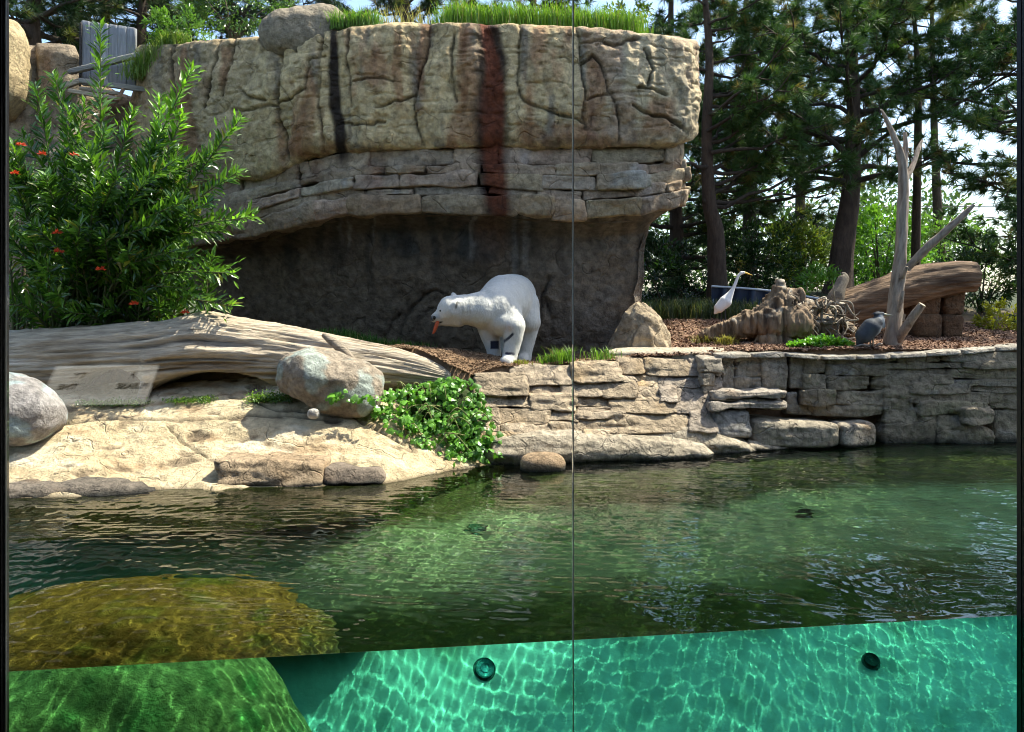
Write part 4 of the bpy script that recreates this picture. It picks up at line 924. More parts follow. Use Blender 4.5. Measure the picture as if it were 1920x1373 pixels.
# far wood that closes the view
r = np.random.default_rng(88)
pos = []
for k in range(90):
    X = -34 + 68 * k / 89; Y = 34 + r.uniform(-4, 4); top = r.uniform(4.6, 6.4) + (2. if X < 2 else 0); pos.append((X, Y, 1.8 + top * .45, top * .55))
pos = np.array(pos); n = 42000; i = r.integers(0, 90, n); d = rand_dirs(r, n) * (r.uniform(0, 1, (n, 1)) ** .4)
q = pos[i, :3] + d * np.stack([1.3 + 0 * pos[i, 3], 1.2 + 0 * pos[i, 3], pos[i, 3]], -1)
col = mix((.03, .07, .02), (.10, .17, .05), np.clip(r.uniform(0, 1, 90)[i] * .7 + r.uniform(0, .3, n), 0, 1)); L = r.uniform(.2, .42, n)
V, F, cc = leaf_cards(q, unit(d + rand_dirs(r, n) * .7), rand_dirs(r, n) * .6 + np.array([0, 0, 1]), L, L * .5, col)
tag(obj('far_wood', V, F, M_leaf, None, cc, False), 'distant wood of mixed green trees along the horizon', None, None, 'stuff')

# ------------------------------------------------------------------ shrub at the left with long arching stems
def build_shrub():
    r = np.random.default_rng(5); base = np.array([P(175, 640, 11.0)[0], 11.0, 1.4])
    sh = thing('flowering_shrub', 'large glossy green shrub with arching leafy stems and orange flowers behind the log', 'shrub', base)
    tips = [(362,124,10.3),(452,222,10.2),(345,212,10.5),(446,322,10.1),(478,405,10.0),(425,432,10.2),(440,512,10.1),(436,574,10.1),(188,48,10.8),(100,140,10.7),(66,158,10.7),(130,200,10.6),(160,190,10.5),(250,205,10.6),(300,180,10.7),(400,290,10.4),(330,300,10.2),(380,480,10.2),(360,540,10.2),(300,420,10.0),(40,250,10.6),(30,330,10.4),(90,330,10.1),(220,330,10.0),(280,330,10.1),(150,300,10.1),(390,380,10.0),(340,380,10.0),(60,420,10.1),(150,420,9.95),(240,470,9.95),(330,470,10.0),(90,500,10.0),(200,240,10.4),(300,250,10.4)]
    for k in range(64): tips.append((r.uniform(0, 400), r.uniform(270, 590), r.uniform(10.0, 11.3)))
    smb = MB(); LP = []; LD = []; LL = []; LU = []
    for k, tp in enumerate(tips):
        e = P(*tp); lo = base + np.array([r.normal() * .35, r.normal() * .12, 0]); 
        if k >= 35: lo = np.array([e[0] * .75 + base[0] * .25 + r.normal() * .2, base[1] + r.normal() * .1, 1.45])
        v = e - lo; mid = lo + v * .5 + np.array([-.08 * v[0], 0, .16 * np.linalg.norm(v) * (1 if tp[1] > 250 else .3)])
        pl = resample(np.array([lo, mid, e]), 26); V, F = tube(pl, [.022, .012, .004], 5, cap=False); smb.add(V, F, (.12, .13, .05))
        T = unit(np.gradient(pl, axis=0)); ln = np.linalg.norm(np.diff(pl, axis=0), axis=1).sum()
        a0 = .42 if k < 35 else .2; nn = int(ln * (1 - a0) / .025)
        for j in range(nn):
            u = a0 + (1 - a0) * (j + r.uniform(0, .6)) / nn; p = np.array([np.interp(u, np.linspace(0, 1, 26), pl[:, c]) for c in range(3)]); t = T[min(25, int(u * 26))]
            ang = j * 2.2 + r.uniform(-.4, .4); s = unit(np.cross(t, np.array([0, 0, 1.]))); b2 = np.cross(s, t); o = s * math.cos(ang) + b2 * math.sin(ang)
            LP.append(p); LD.append(unit(t * .75 + o * .75 + np.array([0, 0, .05]))); LL.append(r.uniform(.15, .27) * (1.08 - .45 * max(0, u - .85) / .15)); LU.append(unit(np.array([.35, -.55, .75]) + r.normal(size=3) * .42))
            if r.uniform() < .55:                       # side twig leaf
                q = p + o * r.uniform(.04, .2); LP.append(q); LD.append(unit(t * .6 + o + r.normal(size=3) * .3)); LL.append(r.uniform(.07, .14)); LU.append(unit(np.array([.35, -.55, .75]) + r.normal(size=3) * .5))
    smb.build('stem', M_bark, sh)
    LP = np.array(LP); LD = np.array(LD); LL = np.array(LL); LU = np.array(LU)
    # 300 leaves on the long arching sprays are single parts, the rest one mass
    px, py = to_px(LP); score = px + 60 * r.uniform(0, 1, len(px)) + np.where(py < 260, 220, 0) + (11.5 - LP[:, 1]) * 40
    order = np.argsort(-score); single = order[:300]; rest = order[300:]
    col = mix((.03, .085, .012), (.15, .30, .035), r.uniform(0, 1, len(rest)) ** 1.3); col = mix(col, (.26, .25, .04), (r.uniform(0, 1, len(rest)) < .04) * .8)
    V, F, cc = leaf_cards(LP[rest], LD[rest], LU[rest], LL[rest], LL[rest] * .27, col); tag(obj('foliage', V, F, M_leaf, sh, cc, False), None, None, None, 'stuff')
    one, oneF, _ = leaf_cards(np.zeros((1, 3)), np.array([[1., 0, 0]]), np.array([[0, 0, 1.]]), [1.], [.27], np.ones((1, 3)))
    lm = make_mesh('leaf', one, oneF, None, False, [M_leafo])
    for i in single:
        d = Vector(LD[i]); u = Vector(LU[i]); s = d.cross(u).normalized(); nn = s.cross(d)
        o = bpy.data.objects.new('leaf', lm); C.objects.link(o); o.parent = sh
        M = Matrix((d, -s, nn)).transposed().to_4x4()
        o.matrix_local = Matrix.Translation(Vector(LP[i]) - wloc(sh)) @ M @ Matrix.Scale(float(LL[i]), 4)
    # orange flower whorls
    for (x, y, Y) in ((38, 272, 10.2), (80, 290, 10.2), (140, 292, 10.2), (28, 326, 10.1), (108, 438, 9.98), (110, 473, 9.98), (190, 506, 9.95), (252, 571, 9.95), (348, 587, 10.0)):
        c = P(x, y, Y); n = 34; d = rand_dirs(r, n); d[:, 2] = np.abs(d[:, 2]) * .6; V, F, cc = leaf_cards(c + d * .015, d, rand_dirs(r, n), r.uniform(.035, .065, n), np.full(n, .02), np.ones((n, 3)))
        obj('flower', V, F, M_flower, sh, None, False)
build_shrub()
bush('leafy_shrub', 'dense small leafed green bush at the window edge beside the arching shrub', P(40, 470, 11.3), (.95, .7, 1.35), 4200, .075, 75, (.03, .085, .012), (.09, .19, .035), group=None, cat='shrub')
bush('leafy_shrub', 'yellowish low bush under the arching shrub behind the log', P(185, 545, 11.3), (1.0, .4, .65), 2200, .07, 76, (.07, .13, .015), (.2, .27, .04), cat='shrub', yellow=.1)
bush('leafy_shrub', 'low dark green plants along the log under the shrub', P(240, 615, 10.95), (1.7, .3, .22), 2400, .06, 77, (.03, .08, .012), (.10, .18, .03), cat='shrub', yellow=.05)

# ------------------------------------------------------------------ ivy over the boulder and wall
def build_ivy():
    r = np.random.default_rng(15); iv = thing('ivy_plant', 'bright green ivy clump spilling over the slab to the water beside the wall', 'plant', P(830, 868, 9.45))
    ang = np.radians([-90, -50, -20, 5, 35, 62, 90, 118, 145, 175, 200, 230]); rad = np.array([.12, .5, .42, .75, .6, .72, 1.0, .72, .6, .75, .42, .5])
    out = np.stack([np.cos(ang) * rad * .62, np.sin(ang) * rad * .62 + .1, -.10 * rad ** 2], -1); base = np.vstack([[[0, .12, .05]], out]); Fb = np.array([[0, 1 + k, 1 + (k + 1) % 12] for k in range(12)])
    pos = []; 
    while len(pos) < 1150:
        x, y = r.uniform(690, 942), r.uniform(700, 872)
        top = np.interp(x, [690, 740, 800, 840, 890, 920, 942], [742, 728, 716, 704, 716, 770, 840]); bot = np.interp(x, [690, 730, 780, 815, 840, 900, 942], [768, 812, 832, 868, 872, 868, 862])
        if y < top or y > bot: continue
        dpt = np.interp(y, [700, 870], [9.84, 9.28]) + np.interp(x, [700, 940], [-.15, .15]); pos.append((x, y, dpt + r.uniform(-.02, .30)))
    for k in range(22): pos.append((618 + 4.6 * k + r.uniform(-6, 6), 742 + r.uniform(-8, 10) - (4 if k < 8 else 0), 9.28 + r.uniform(0, .06)))
    pos = np.array(pos); order = np.argsort(pos[:, 2] - np.interp(pos[:, 1], [700, 870], [9.84, 9.28]))
    pl = [make_mesh('leaf', base * (1 + .12 * r.normal(size=base.shape)), Fb, None, False, [M_ivy]) for _ in range(4)]
    mb = []
    front = set(order[:290].tolist()); Vs, Cs = [], []
    for i, (x, y, Y) in enumerate(pos):
        p = P(x, y, Y); nrm = Vector(unit(np.array([r.normal() * .5 + .15, -.75 + r.normal() * .4, .75 + r.normal() * .45]))); tw = r.uniform(-1.6, 1.6)
        M = nrm.to_track_quat('Z', 'Y').to_matrix() @ Matrix.Rotation(tw + math.pi, 3, 'Z'); s = r.uniform(.06, .13)
        if i in front:
            o = bpy.data.objects.new('leaf', pl[int(r.integers(4))]); C.objects.link(o); o.parent = iv; o.matrix_local = Matrix.Translation(Vector(p) - wloc(iv)) @ M.to_4x4() @ Matrix.Scale(float(s), 4)
        else:
            Vs.append(base @ np.array(M).T * s + p); Cs.append(np.tile(mix((.06, .17, .02), (.16, .36, .045), r.uniform()), (13, 1)))
    V = np.vstack(Vs); F = np.concatenate([Fb + 13 * k for k in range(len(Vs))]); tag(obj('foliage', V, F, M_ivys, iv, np.vstack(Cs), False), None, None, None, 'stuff')
    sm_ = MB()
    for k in range(26):
        x, y = r.uniform(720, 900), r.uniform(715, 830); a = P(x, y, np.interp(y, [700, 870], [9.98, 9.3])); e = a + np.array([r.normal() * .3, -.15, -.12 + r.normal() * .15]); m = (a + e) / 2 + np.array([0, -.06, .12])
        v, f = tube(resample(np.array([a, m, e]), 9), [.008, .005], 5, cap=False); sm_.add(v, f, (.25, .26, .1))
    sm_.build('vine', M_bark, iv)
    V, F = blob(P(830, 785, 10.05), (.42, .25, .42), .3, n=18, amp=.12, freq=2, seed=3); obj('dark_backing', V, F, M_soil, iv, np.array((.03, .045, .012)))  # dark green backing blob behind the leaves
build_ivy()
# ------------------------------------------------------------------ grasses
def line_pts(pts, n, Yf=None):
    q = resample(np.array([P(*p) for p in pts]), n); return q
top_z = lambda px: P(px, float(np.interp(px, [262, 430, 560, 640, 780, 900, 1000, 1150, 1250], [82, 66, 60, 48, 36, 38, 40, 48, 60])), 11.6)[2]
gp = np.array([[(x - 960) * Y / FPX, Y, top_z(x) + .01] for x in np.linspace(835, 1195, 60) for Y in (11.9, 12.15, 12.4)])
grass('grass', 'tall bright green grass growing along the cliff top', gp, .42, 6500, 3, .1, (.08, .19, .015), (.22, .36, .04), .5)
gp = np.array([[(x - 960) * Y / FPX, Y, top_z(x)] for x in np.linspace(625, 700, 14) for Y in (11.75, 11.95)])
grass('grass', 'grass clump beside the domed boulder on the cliff top', gp, .30, 1200, 4, .06, (.07, .17, .015), (.18, .32, .05), .7)
gp = np.array([[(x - 960) * 12.6 / FPX, 12.6, top_z(x)] for x in np.linspace(640, 800, 20)])
grass('dry_grass', 'tall dry grass stalks on the cliff top before the pines', gp, .62, 420, 5, .08, (.2, .2, .06), (.4, .36, .16), .35, dry=.6)
gp = np.array([[(x - 960) * 13.0 / FPX, 13.0, P(x, y, 13.0)[2]] for x, y in zip(np.linspace(255, 330, 20), np.linspace(150, 85, 20))])
grass('grass', 'pale grass growing in the gap beside the timber gate', gp, .34, 1500, 6, .12, (.09, .18, .02), (.26, .34, .08), .8)
gp = np.array([[(x - 960) * 12.6 / FPX, 12.7, top_z(x)] for x in np.linspace(380, 470, 20)])
grass('grass', 'grass strip at the cliff edge under the leafy bush', gp, .25, 900, 7, .1)
gp = np.array([[x, y, float(ground_z(x, y))] for x in np.linspace(-3.1, -1.3, 30) for y in (11.2, 11.5, 11.8)])
grass('grass', 'dark green grass strip along the cliff foot behind the log', gp, .16, 4200, 8, .12, (.03, .10, .015), (.08, .2, .03))
def tuft(px, Y, h, n, seed, label, sp=.05, c0=(.07, .17, .015), c1=(.2, .34, .05), lean=.8, w=.006, z=None, dry=.1):
    p = np.array([[(px - 960) * Y / FPX, Y, gz(px, Y) if z is None else z]]); return grass('grass_tuft', label, p, h, n, seed, sp, c0, c1, lean, w, None, 'grass', dry)
tuft(1055, 10.72, .26, 160, 21, 'bright grass tuft on the wall top right of the bear', .10, w=.007)
tuft(1030, 10.68, .16, 110, 22, 'low grass patch on the wall top by the bear', .09)
tuft(1130, 10.88, .2, 80, 23, 'thin grass tuft between wall top and pale flat slab', .10)
tuft(975, 10.6, .08, 90, 24, 'sparse yellow green sprouts in front of the bear', .06, c0=(.15, .17, .03), c1=(.3, .3, .08))
tuft(1362, 11.75, .17, 260, 25, 'yellowish round grass tuft before the root stump', .07, (.18, .16, .04), (.38, .33, .1), 1.2)
tuft(1320, 12.0, .15, 180, 26, 'small yellowish grass tuft at the thin end of the stump root', .07, (.18, .16, .04), (.36, .32, .1), 1.1)
tuft(1215, 12.6, .16, 140, 27, 'dry grass beside the buttress of the cliff', .12, (.18, .15, .05), (.34, .3, .12))
gp = np.array([[(x - 960) * Y / FPX, Y, gz(x, Y)] for x in np.linspace(1210, 1420, 40) for Y in (14.2, 14.8, 15.4)])
grass('grass', 'shaded tall grass behind the egret below the barrier', gp, .38, 3800, 28, .15, (.035, .06, .025), (.10, .13, .06), .5)
for k, (a, b, Y, lab) in enumerate(((150, 275, 9.85, 'low green ground cover at the mouth of the small log hollow'), (325, 395, 9.85, 'low green ground cover before the large log hollow'), (472, 540, 9.78, 'soft green moss patch beside the tan boulder'))):
    pts = np.array([[(x - 960) * Y / FPX, Y, float(slab_z(np.array(float(x)), np.array(Y))) + .02] for x in np.linspace(a, b, 14)]); n = 1100 if k < 2 else 1400; r = np.random.default_rng(100 + k)
    pos = pts[r.integers(0, 14, n)] + r.normal(size=(n, 3)) * np.array([.05, .06, .022 if k < 2 else .05]); pos[:, 2] = np.maximum(pos[:, 2], pts[:, 2].min())
    L = r.uniform(.02, .045, n); V, F, cc = leaf_cards(pos, unit(rand_dirs(r, n) + np.array([0, 0, .6])), rand_dirs(r, n) * .5 + np.array([0, 0, 1]), L, L * .6, pick_col(r, n, (.07, .15, .02), (.2, .32, .06)))
    tag(obj('ground_cover', V, F, M_leaf, None, cc, False), lab, None, None, 'stuff')
# leafy weeds by the stump
r = np.random.default_rng(120); n = 900; xx = r.uniform(1478, 1598, n); YY = r.uniform(11.25, 11.55, n)
pos = np.stack([(xx - 960) * YY / FPX, YY, [gz(a, b_) for a, b_ in zip(xx, YY)]], -1); pos[:, 2] += r.uniform(0, .15, n) * np.exp(-((xx - 1545) / 50) ** 2); L = r.uniform(.04, .09, n)
V, F, cc = leaf_cards(pos, unit(rand_dirs(r, n) + np.array([0, 0, .6])), rand_dirs(r, n) * .5 + np.array([0, 0, 1]), L, L * .7, pick_col(r, n, (.08, .22, .02), (.17, .38, .05)))
tag(obj('leafy_weed', V, F, M_leaf, None, cc, False), 'bright green leafy weeds at the foot of the root stump', 'plant')

# ------------------------------------------------------------------ bark mulch
def chips(label, n, seed, pxr, yr, c0, c1, s0=.03, keep=None):
    r = np.random.default_rng(seed); px = r.uniform(*pxr, n); Y0 = np.interp(px, WF_PX, WF_Y) - .02; Y = Y0 + (yr[1] - Y0) * r.uniform(0, 1, n) ** 1.5
    X = (px - 960) * Y / FPX; Z = ground_z(X, Y); Q = np.stack([X, Y, Z], -1); Z = Z + .03 * fbm(Q, 1.6, 3, 2) + .012 * fbm(Q, 6, 3, 4) + .006
    if keep is not None:
        k = keep(px, Y); X, Y, Z = X[k], Y[k], Z[k]; n = len(X)
    p = np.stack([X, Y, Z], -1); d = unit(rand_dirs(r, n) * np.array([1, 1, .45])); s = unit(np.cross(d, rand_dirs(r, n) * .35 + np.array([0, 0, 1]))); u = np.cross(s, d)
    l = (s0 * r.uniform(.5, 1.5, n))[:, None]; w = l * r.uniform(.25, .5, (n, 1)); h = l * .22
    V = np.stack([p - d * l - s * w, p - d * l + s * w, p + d * l + s * w * .7, p + d * l - s * w * .7, p - d * l * .8 + u * h, p + d * l * .8 + u * h], 1).reshape(-1, 3); k = np.arange(n)[:, None] * 6
    F = np.concatenate([k + np.array(f) for f in ([0, 4, 1], [1, 4, 5], [1, 5, 2], [2, 5, 3], [3, 5, 4], [3, 4, 0])], 0)
    c = np.repeat(mix(c0, c1, r.uniform(0, 1, n) ** 1.3), 6, 0); tag(obj('bark_mulch', V, F, M_chip, None, c, False), label, None, None, 'stuff')
chips('fine brown bark mulch around the bear', 16000, 1, (560, 1180), (0, 12.3), (.13, .075, .04), (.34, .22, .13), .020)
chips('coarse red brown bark mulch around the stump and snag', 30000, 2, (1185, 2050), (0, 14.2), (.10, .05, .03), (.36, .22, .14), .034)
# ------------------------------------------------------------------ deadwood at the right
def remesh(caps, voxel, smooth=6, name='body'):
    """one continuous skin over a chain of tapered capsules [(p0, p1, r0, r1)]"""
    mb = MB(); sv, sf = cube_grid(6); sv = unit(sv)
    for p0, p1, r0, r1 in caps:
        p0 = np.asarray(p0, float); p1 = np.asarray(p1, float); L = np.linalg.norm(p1 - p0); n = max(2, int(L / (min(r0, r1) * .35)) + 1); n = min(n, 40)
        for t in np.linspace(0, 1, n): mb.add(p0 + (p1 - p0) * t + sv * (r0 + (r1 - r0) * t), sf)
    me = bpy.data.meshes.new(name); me.from_pydata(np.vstack(mb.V).tolist(), [], mb.F); o = bpy.data.objects.new('tmp', me); C.objects.link(o)
    m = o.modifiers.new('r', 'REMESH'); m.mode = 'VOXEL'; m.voxel_size = voxel; m.use_smooth_shade = True
    s = o.modifiers.new('s', 'SMOOTH'); s.factor = .5; s.iterations = smooth
    ev = o.evaluated_get(bpy.context.evaluated_depsgraph_get()); e = ev.to_mesh()
    V = np.zeros(len(e.vertices) * 3); e.vertices.foreach_get('co', V); F = [list(p.vertices) for p in e.polygons]; ev.to_mesh_clear()
    bpy.data.objects.remove(o); bpy.data.meshes.remove(me)
    return V.reshape(-1, 3), F
def normals(V, F):
    N = np.zeros_like(V); A = np.array([f[:4] if len(f) >= 4 else list(f) + [f[-1]] for f in F])
    n = np.cross(V[A[:, 2]] - V[A[:, 0]], V[A[:, 3]] - V[A[:, 1]])
    for k in range(4): np.add.at(N, A[:, k], n)
    return unit(N)
wood = lambda V, s, a=(.13, .095, .068), b=(.34, .27, .205): mix(a, b, sm(-.7, .7, ridged(V, (26, 26, 3), 3, s)))
snag = thing('dead_snag', 'bare grey dead tree snag with forked top standing on the mulch', 'dead tree', base_pt(1674, 11.6, 0))
V, F = tube(resample(np.array([P(1671, 662, 11.6), P(1676, 610, 11.6), P(1680, 560, 11.6), P(1688, 480, 11.62), P(1692, 400, 11.65), P(1694, 335, 11.65), P(1690, 300, 11.65), P(1678, 262, 11.6), P(1662, 225, 11.55), P(1652, 205, 11.5)]), 60), [.115, .10, .092, .08, .07, .062, .055, .04, .025, .01], 20, .30, (4, 2.5), 2)
obj('trunk', V, F, M_vwood, snag, wood(V, 2))
for pts, rr in (([(1693, 322, 11.65), (1698, 280, 11.7), (1697, 248, 11.72)], (.05, .035, .02)), ([(1697, 338, 11.65), (1712, 310, 11.75), (1722, 280, 11.85), (1730, 262, 11.9)], (.045, .035, .03, .012)), ([(1700, 505, 11.55), (1735, 468, 11.4), (1775, 432, 11.25), (1808, 402, 11.15), (1826, 384, 11.1)], (.05, .055, .05, .04, .02)), ([(1682, 640, 11.55), (1704, 606, 11.35), (1729, 571, 11.2)], (.065, .055, .05)), ([(1690, 522, 11.5), (1698, 506, 11.42), (1701, 500, 11.4)], (.03, .025, .02)), ([(1684, 585, 11.5), (1690, 562, 11.42), (1693, 545, 11.4)], (.03, .03, .02))):
    V, F = tube(resample(np.array([P(*p) for p in pts]), 22), rr, 12, .28, (3, 3), 5); o = obj('branch', V, F, M_vwood, snag, wood(V, 5)); cut = o if pts[0][0] == 1682 else globals().get('cut')
V, F = tube(np.array([P(1727.6, 573, 11.205), P(1729.6, 570.4, 11.195)]), [.047, .045], 12); obj('cut_end', V, F, M_root, cut, np.array((.55, .44, .3)))
# root stump: long root at its left, jagged peak, tangled roots at the right
stump = thing('root_stump', 'uprooted weathered stump with jagged peak and tangled pale roots', 'stump', P(1450, 642, 11.9))
caps = [(P(1318, 630, 12.05), P(1372, 618, 11.95), .06, .12), (P(1372, 618, 11.95), P(1440, 600, 11.9), .13, .24), (P(1440, 605, 11.9), P(1482, 605, 11.9), .28, .30), (P(1450, 585, 11.9), P(1462, 548, 11.9), .20, .09), (P(1462, 548, 11.9), P(1464, 530, 11.9), .07, .02),
        (P(1475, 575, 11.9), P(1492, 556, 11.95), .18, .10), (P(1482, 600, 11.9), P(1512, 585, 11.95), .24, .15), (P(1500, 620, 11.95), P(1560, 612, 12.05), .2, .2), (P(1560, 605, 12.05), P(1590, 622, 12.0), .18, .1), (P(1530, 590, 12.1), P(1575, 583, 12.1), .1, .08), (P(1440, 640, 11.85), P(1470, 648, 11.8), .2, .16)]
caps += [(P(1455 + 9 * k, 560 + 3 * abs(k - 1), 11.88), P(1452 + 11 * k, 541 + 5 * abs(k - 1) - (14 if k == 1 else 0), 11.9), .05, .008) for k in range(6)]
V, F = remesh(caps, .02, 3); N = normals(V, F); V = V + N * (.06 * fbm(V, 3, 3, 3) + .055 * ridged(V, (11, 11, 1.6), 3, 5) + .02 * ridged(V, (26, 26, 4), 2, 6))[:, None]
col = mix((.035, .02, .012), (.24, .165, .10), sm(-.5, .8, ridged(V, (11, 11, 1.6), 3, 5))); col = mix(col, (.30, .16, .07), sm(.1, .5, fbm(V, 3, 3, 9)) * .6); col = mix(col, (.5, .45, .36), sm(.15, .8, N[:, 2]) * sm(.0, .4, fbm(V, 5, 3, 11)) * .8)  # upward faces painted paler as top light
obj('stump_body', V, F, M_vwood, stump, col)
r = np.random.default_rng(77)
for k in range(110):
    a = P(r.uniform(1478, 1585), r.uniform(560, 632), 11.9 - r.uniform(0, .1)); d = np.array([r.uniform(-.2, .3), -r.uniform(0, .16), r.uniform(-.3, .14)]); m = a + d * .5 + r.normal(size=3) * .06; e = a + d + r.normal(size=3) * .08; e[2] = max(e[2], 1.3)
    V, F = tube(resample(np.array([a, m, e]), 9), [r.uniform(.010, .03), .012, .003], 6, .4, (3, 9), k); obj('root', V, F, M_root, stump, mix((.08, .055, .035), (.4, .34, .26), r.uniform(0, 1) ** 1.5) * (1 + .3 * fbm(V, 9, 2, k))[:, None])
rest = thing('propped_log', 'thick brown log propped on two stone pillars behind the heron', 'log', P(1680, 600, 12.6))
V, F = tube(resample(np.array([P(1500, 612, 12.7), P(1560, 588, 12.65), P(1640, 560, 12.6), P(1720, 533, 12.55), P(1790, 520, 12.5), P(1826, 519, 12.5)]), 90), [.24, .26, .28, .275, .245, .215], 60, .2, (5, .8), 8)
V = V + unit(V - V.mean(0)) * (.012 * fbm(V, (2, 8, 8), 3, 4))[:, None]
obj('trunk', V, F, M_wood, rest, mix((.06, .034, .02), (.24, .155, .095), sm(-.5, .7, ridged(V, (1, 6, 6), 3, 7))))
V, F = tube(resample(np.array([P(1560, 575, 12.5), P(1570, 555, 12.45), P(1582, 520, 12.5), P(1578, 512, 12.5)]), 16), [.12, .10, .06, .004], 16, .5, (3, 3), 6); obj('branch_stub', V, F, M_root, rest, mix((.09, .07, .05), (.24, .2, .15), fbm(V, (9, 9, 3), 3, 3) * .5 + .5))
for lab, sts in (('squat brown stone pillar under the propped log on the snag side', ((1710, 1768, 526, 592, 12.45), (1716, 1772, 588, 634, 12.42), (1718, 1768, 633, 650, 12.38))), ('brown stone pillar under the far end of the propped log', ((1770, 1815, 532, 592, 12.55), (1768, 1812, 590, 634, 12.5), (1773, 1807, 632, 650, 12.48)))):
    pl = thing('stone_pillar', lab, 'pillar', P((sts[0][0] + sts[0][1]) / 2, 648, 12.5), 'stone pillars under the propped log')
    for i, (x0, x1, y0, y1, Y) in enumerate(sts):
        V, F = quad_stone(((x0 + 2, y1), (x1 - 3, y1), (x1, y0), (x0, y0)), (Y, Y), (Y, Y), .4, 12, 6, .04, 3, i + 40, .01)
        obj('stone', V, F, M_stone, pl, mix((.085, .042, .02), (.19, .11, .055), fbm(V, 2.5, 4, i + 3) * .5 + .5))
# low blue-black barrier
bar = thing('sheet_barrier', 'low dark blue sheet barrier with pale top rail behind the egret', 'barrier', P(1430, 585, 15))
nx, ny = 60, 14; u = np.linspace(1334, 1540, nx)[None]; v = np.linspace(0, 1, ny)[:, None]; yt = np.interp(u, [1334, 1440, 1540], [538, 546, 562])
Yb = 15 + .05 * np.sin(u * .11) * v + .04 * np.sin(u * .23 + 2 * v); V = P(u, yt + (588 - yt) * v, Yb); V = np.stack([(u - 960) * Yb / FPX, Yb, H - (yt + (590 - yt) * v - 560) * Yb / FPX], -1).reshape(-1, 3)
M_sheet = flat_mat('barrier_sheet', (.010, .022, .05), .45); M_pipe = flat_mat('grey_pipe', (.42, .46, .5), .5)
obj('sheet', V, grid_faces(ny, nx), M_sheet, bar)
V, F = tube(resample(np.array([P(1334, 537, 14.97), P(1440, 545, 14.97), P(1540, 561, 14.97)]), 12), [.022], 8); obj('rail', V, F, M_pipe, bar)
for x in (1336, 1438, 1538):
    yt = np.interp(x, [1334, 1440, 1540], [537, 545, 561]); V, F = tube(np.array([P(x, 600, 15.05), P(x, yt, 15.05)]), [.022], 8); obj('post', V, F, M_pipe, bar)
V, F = tube(resample(np.array([P(1380, 540, 14.5), P(1368, 505, 14.5)]), 4), [.008], 5)
# overhead cable
V, F = tube(resample(np.array([P(-400, 372, 27), P(1300, 386, 27), P(1700, 388, 27), P(2600, 380, 27)]), 40), [.016], 6)
tag(obj('power_cable', V, F, flat_mat('cable', (.02, .02, .02)), None), 'thin dark overhead cable crossing the sky gap behind the pines', 'cable')

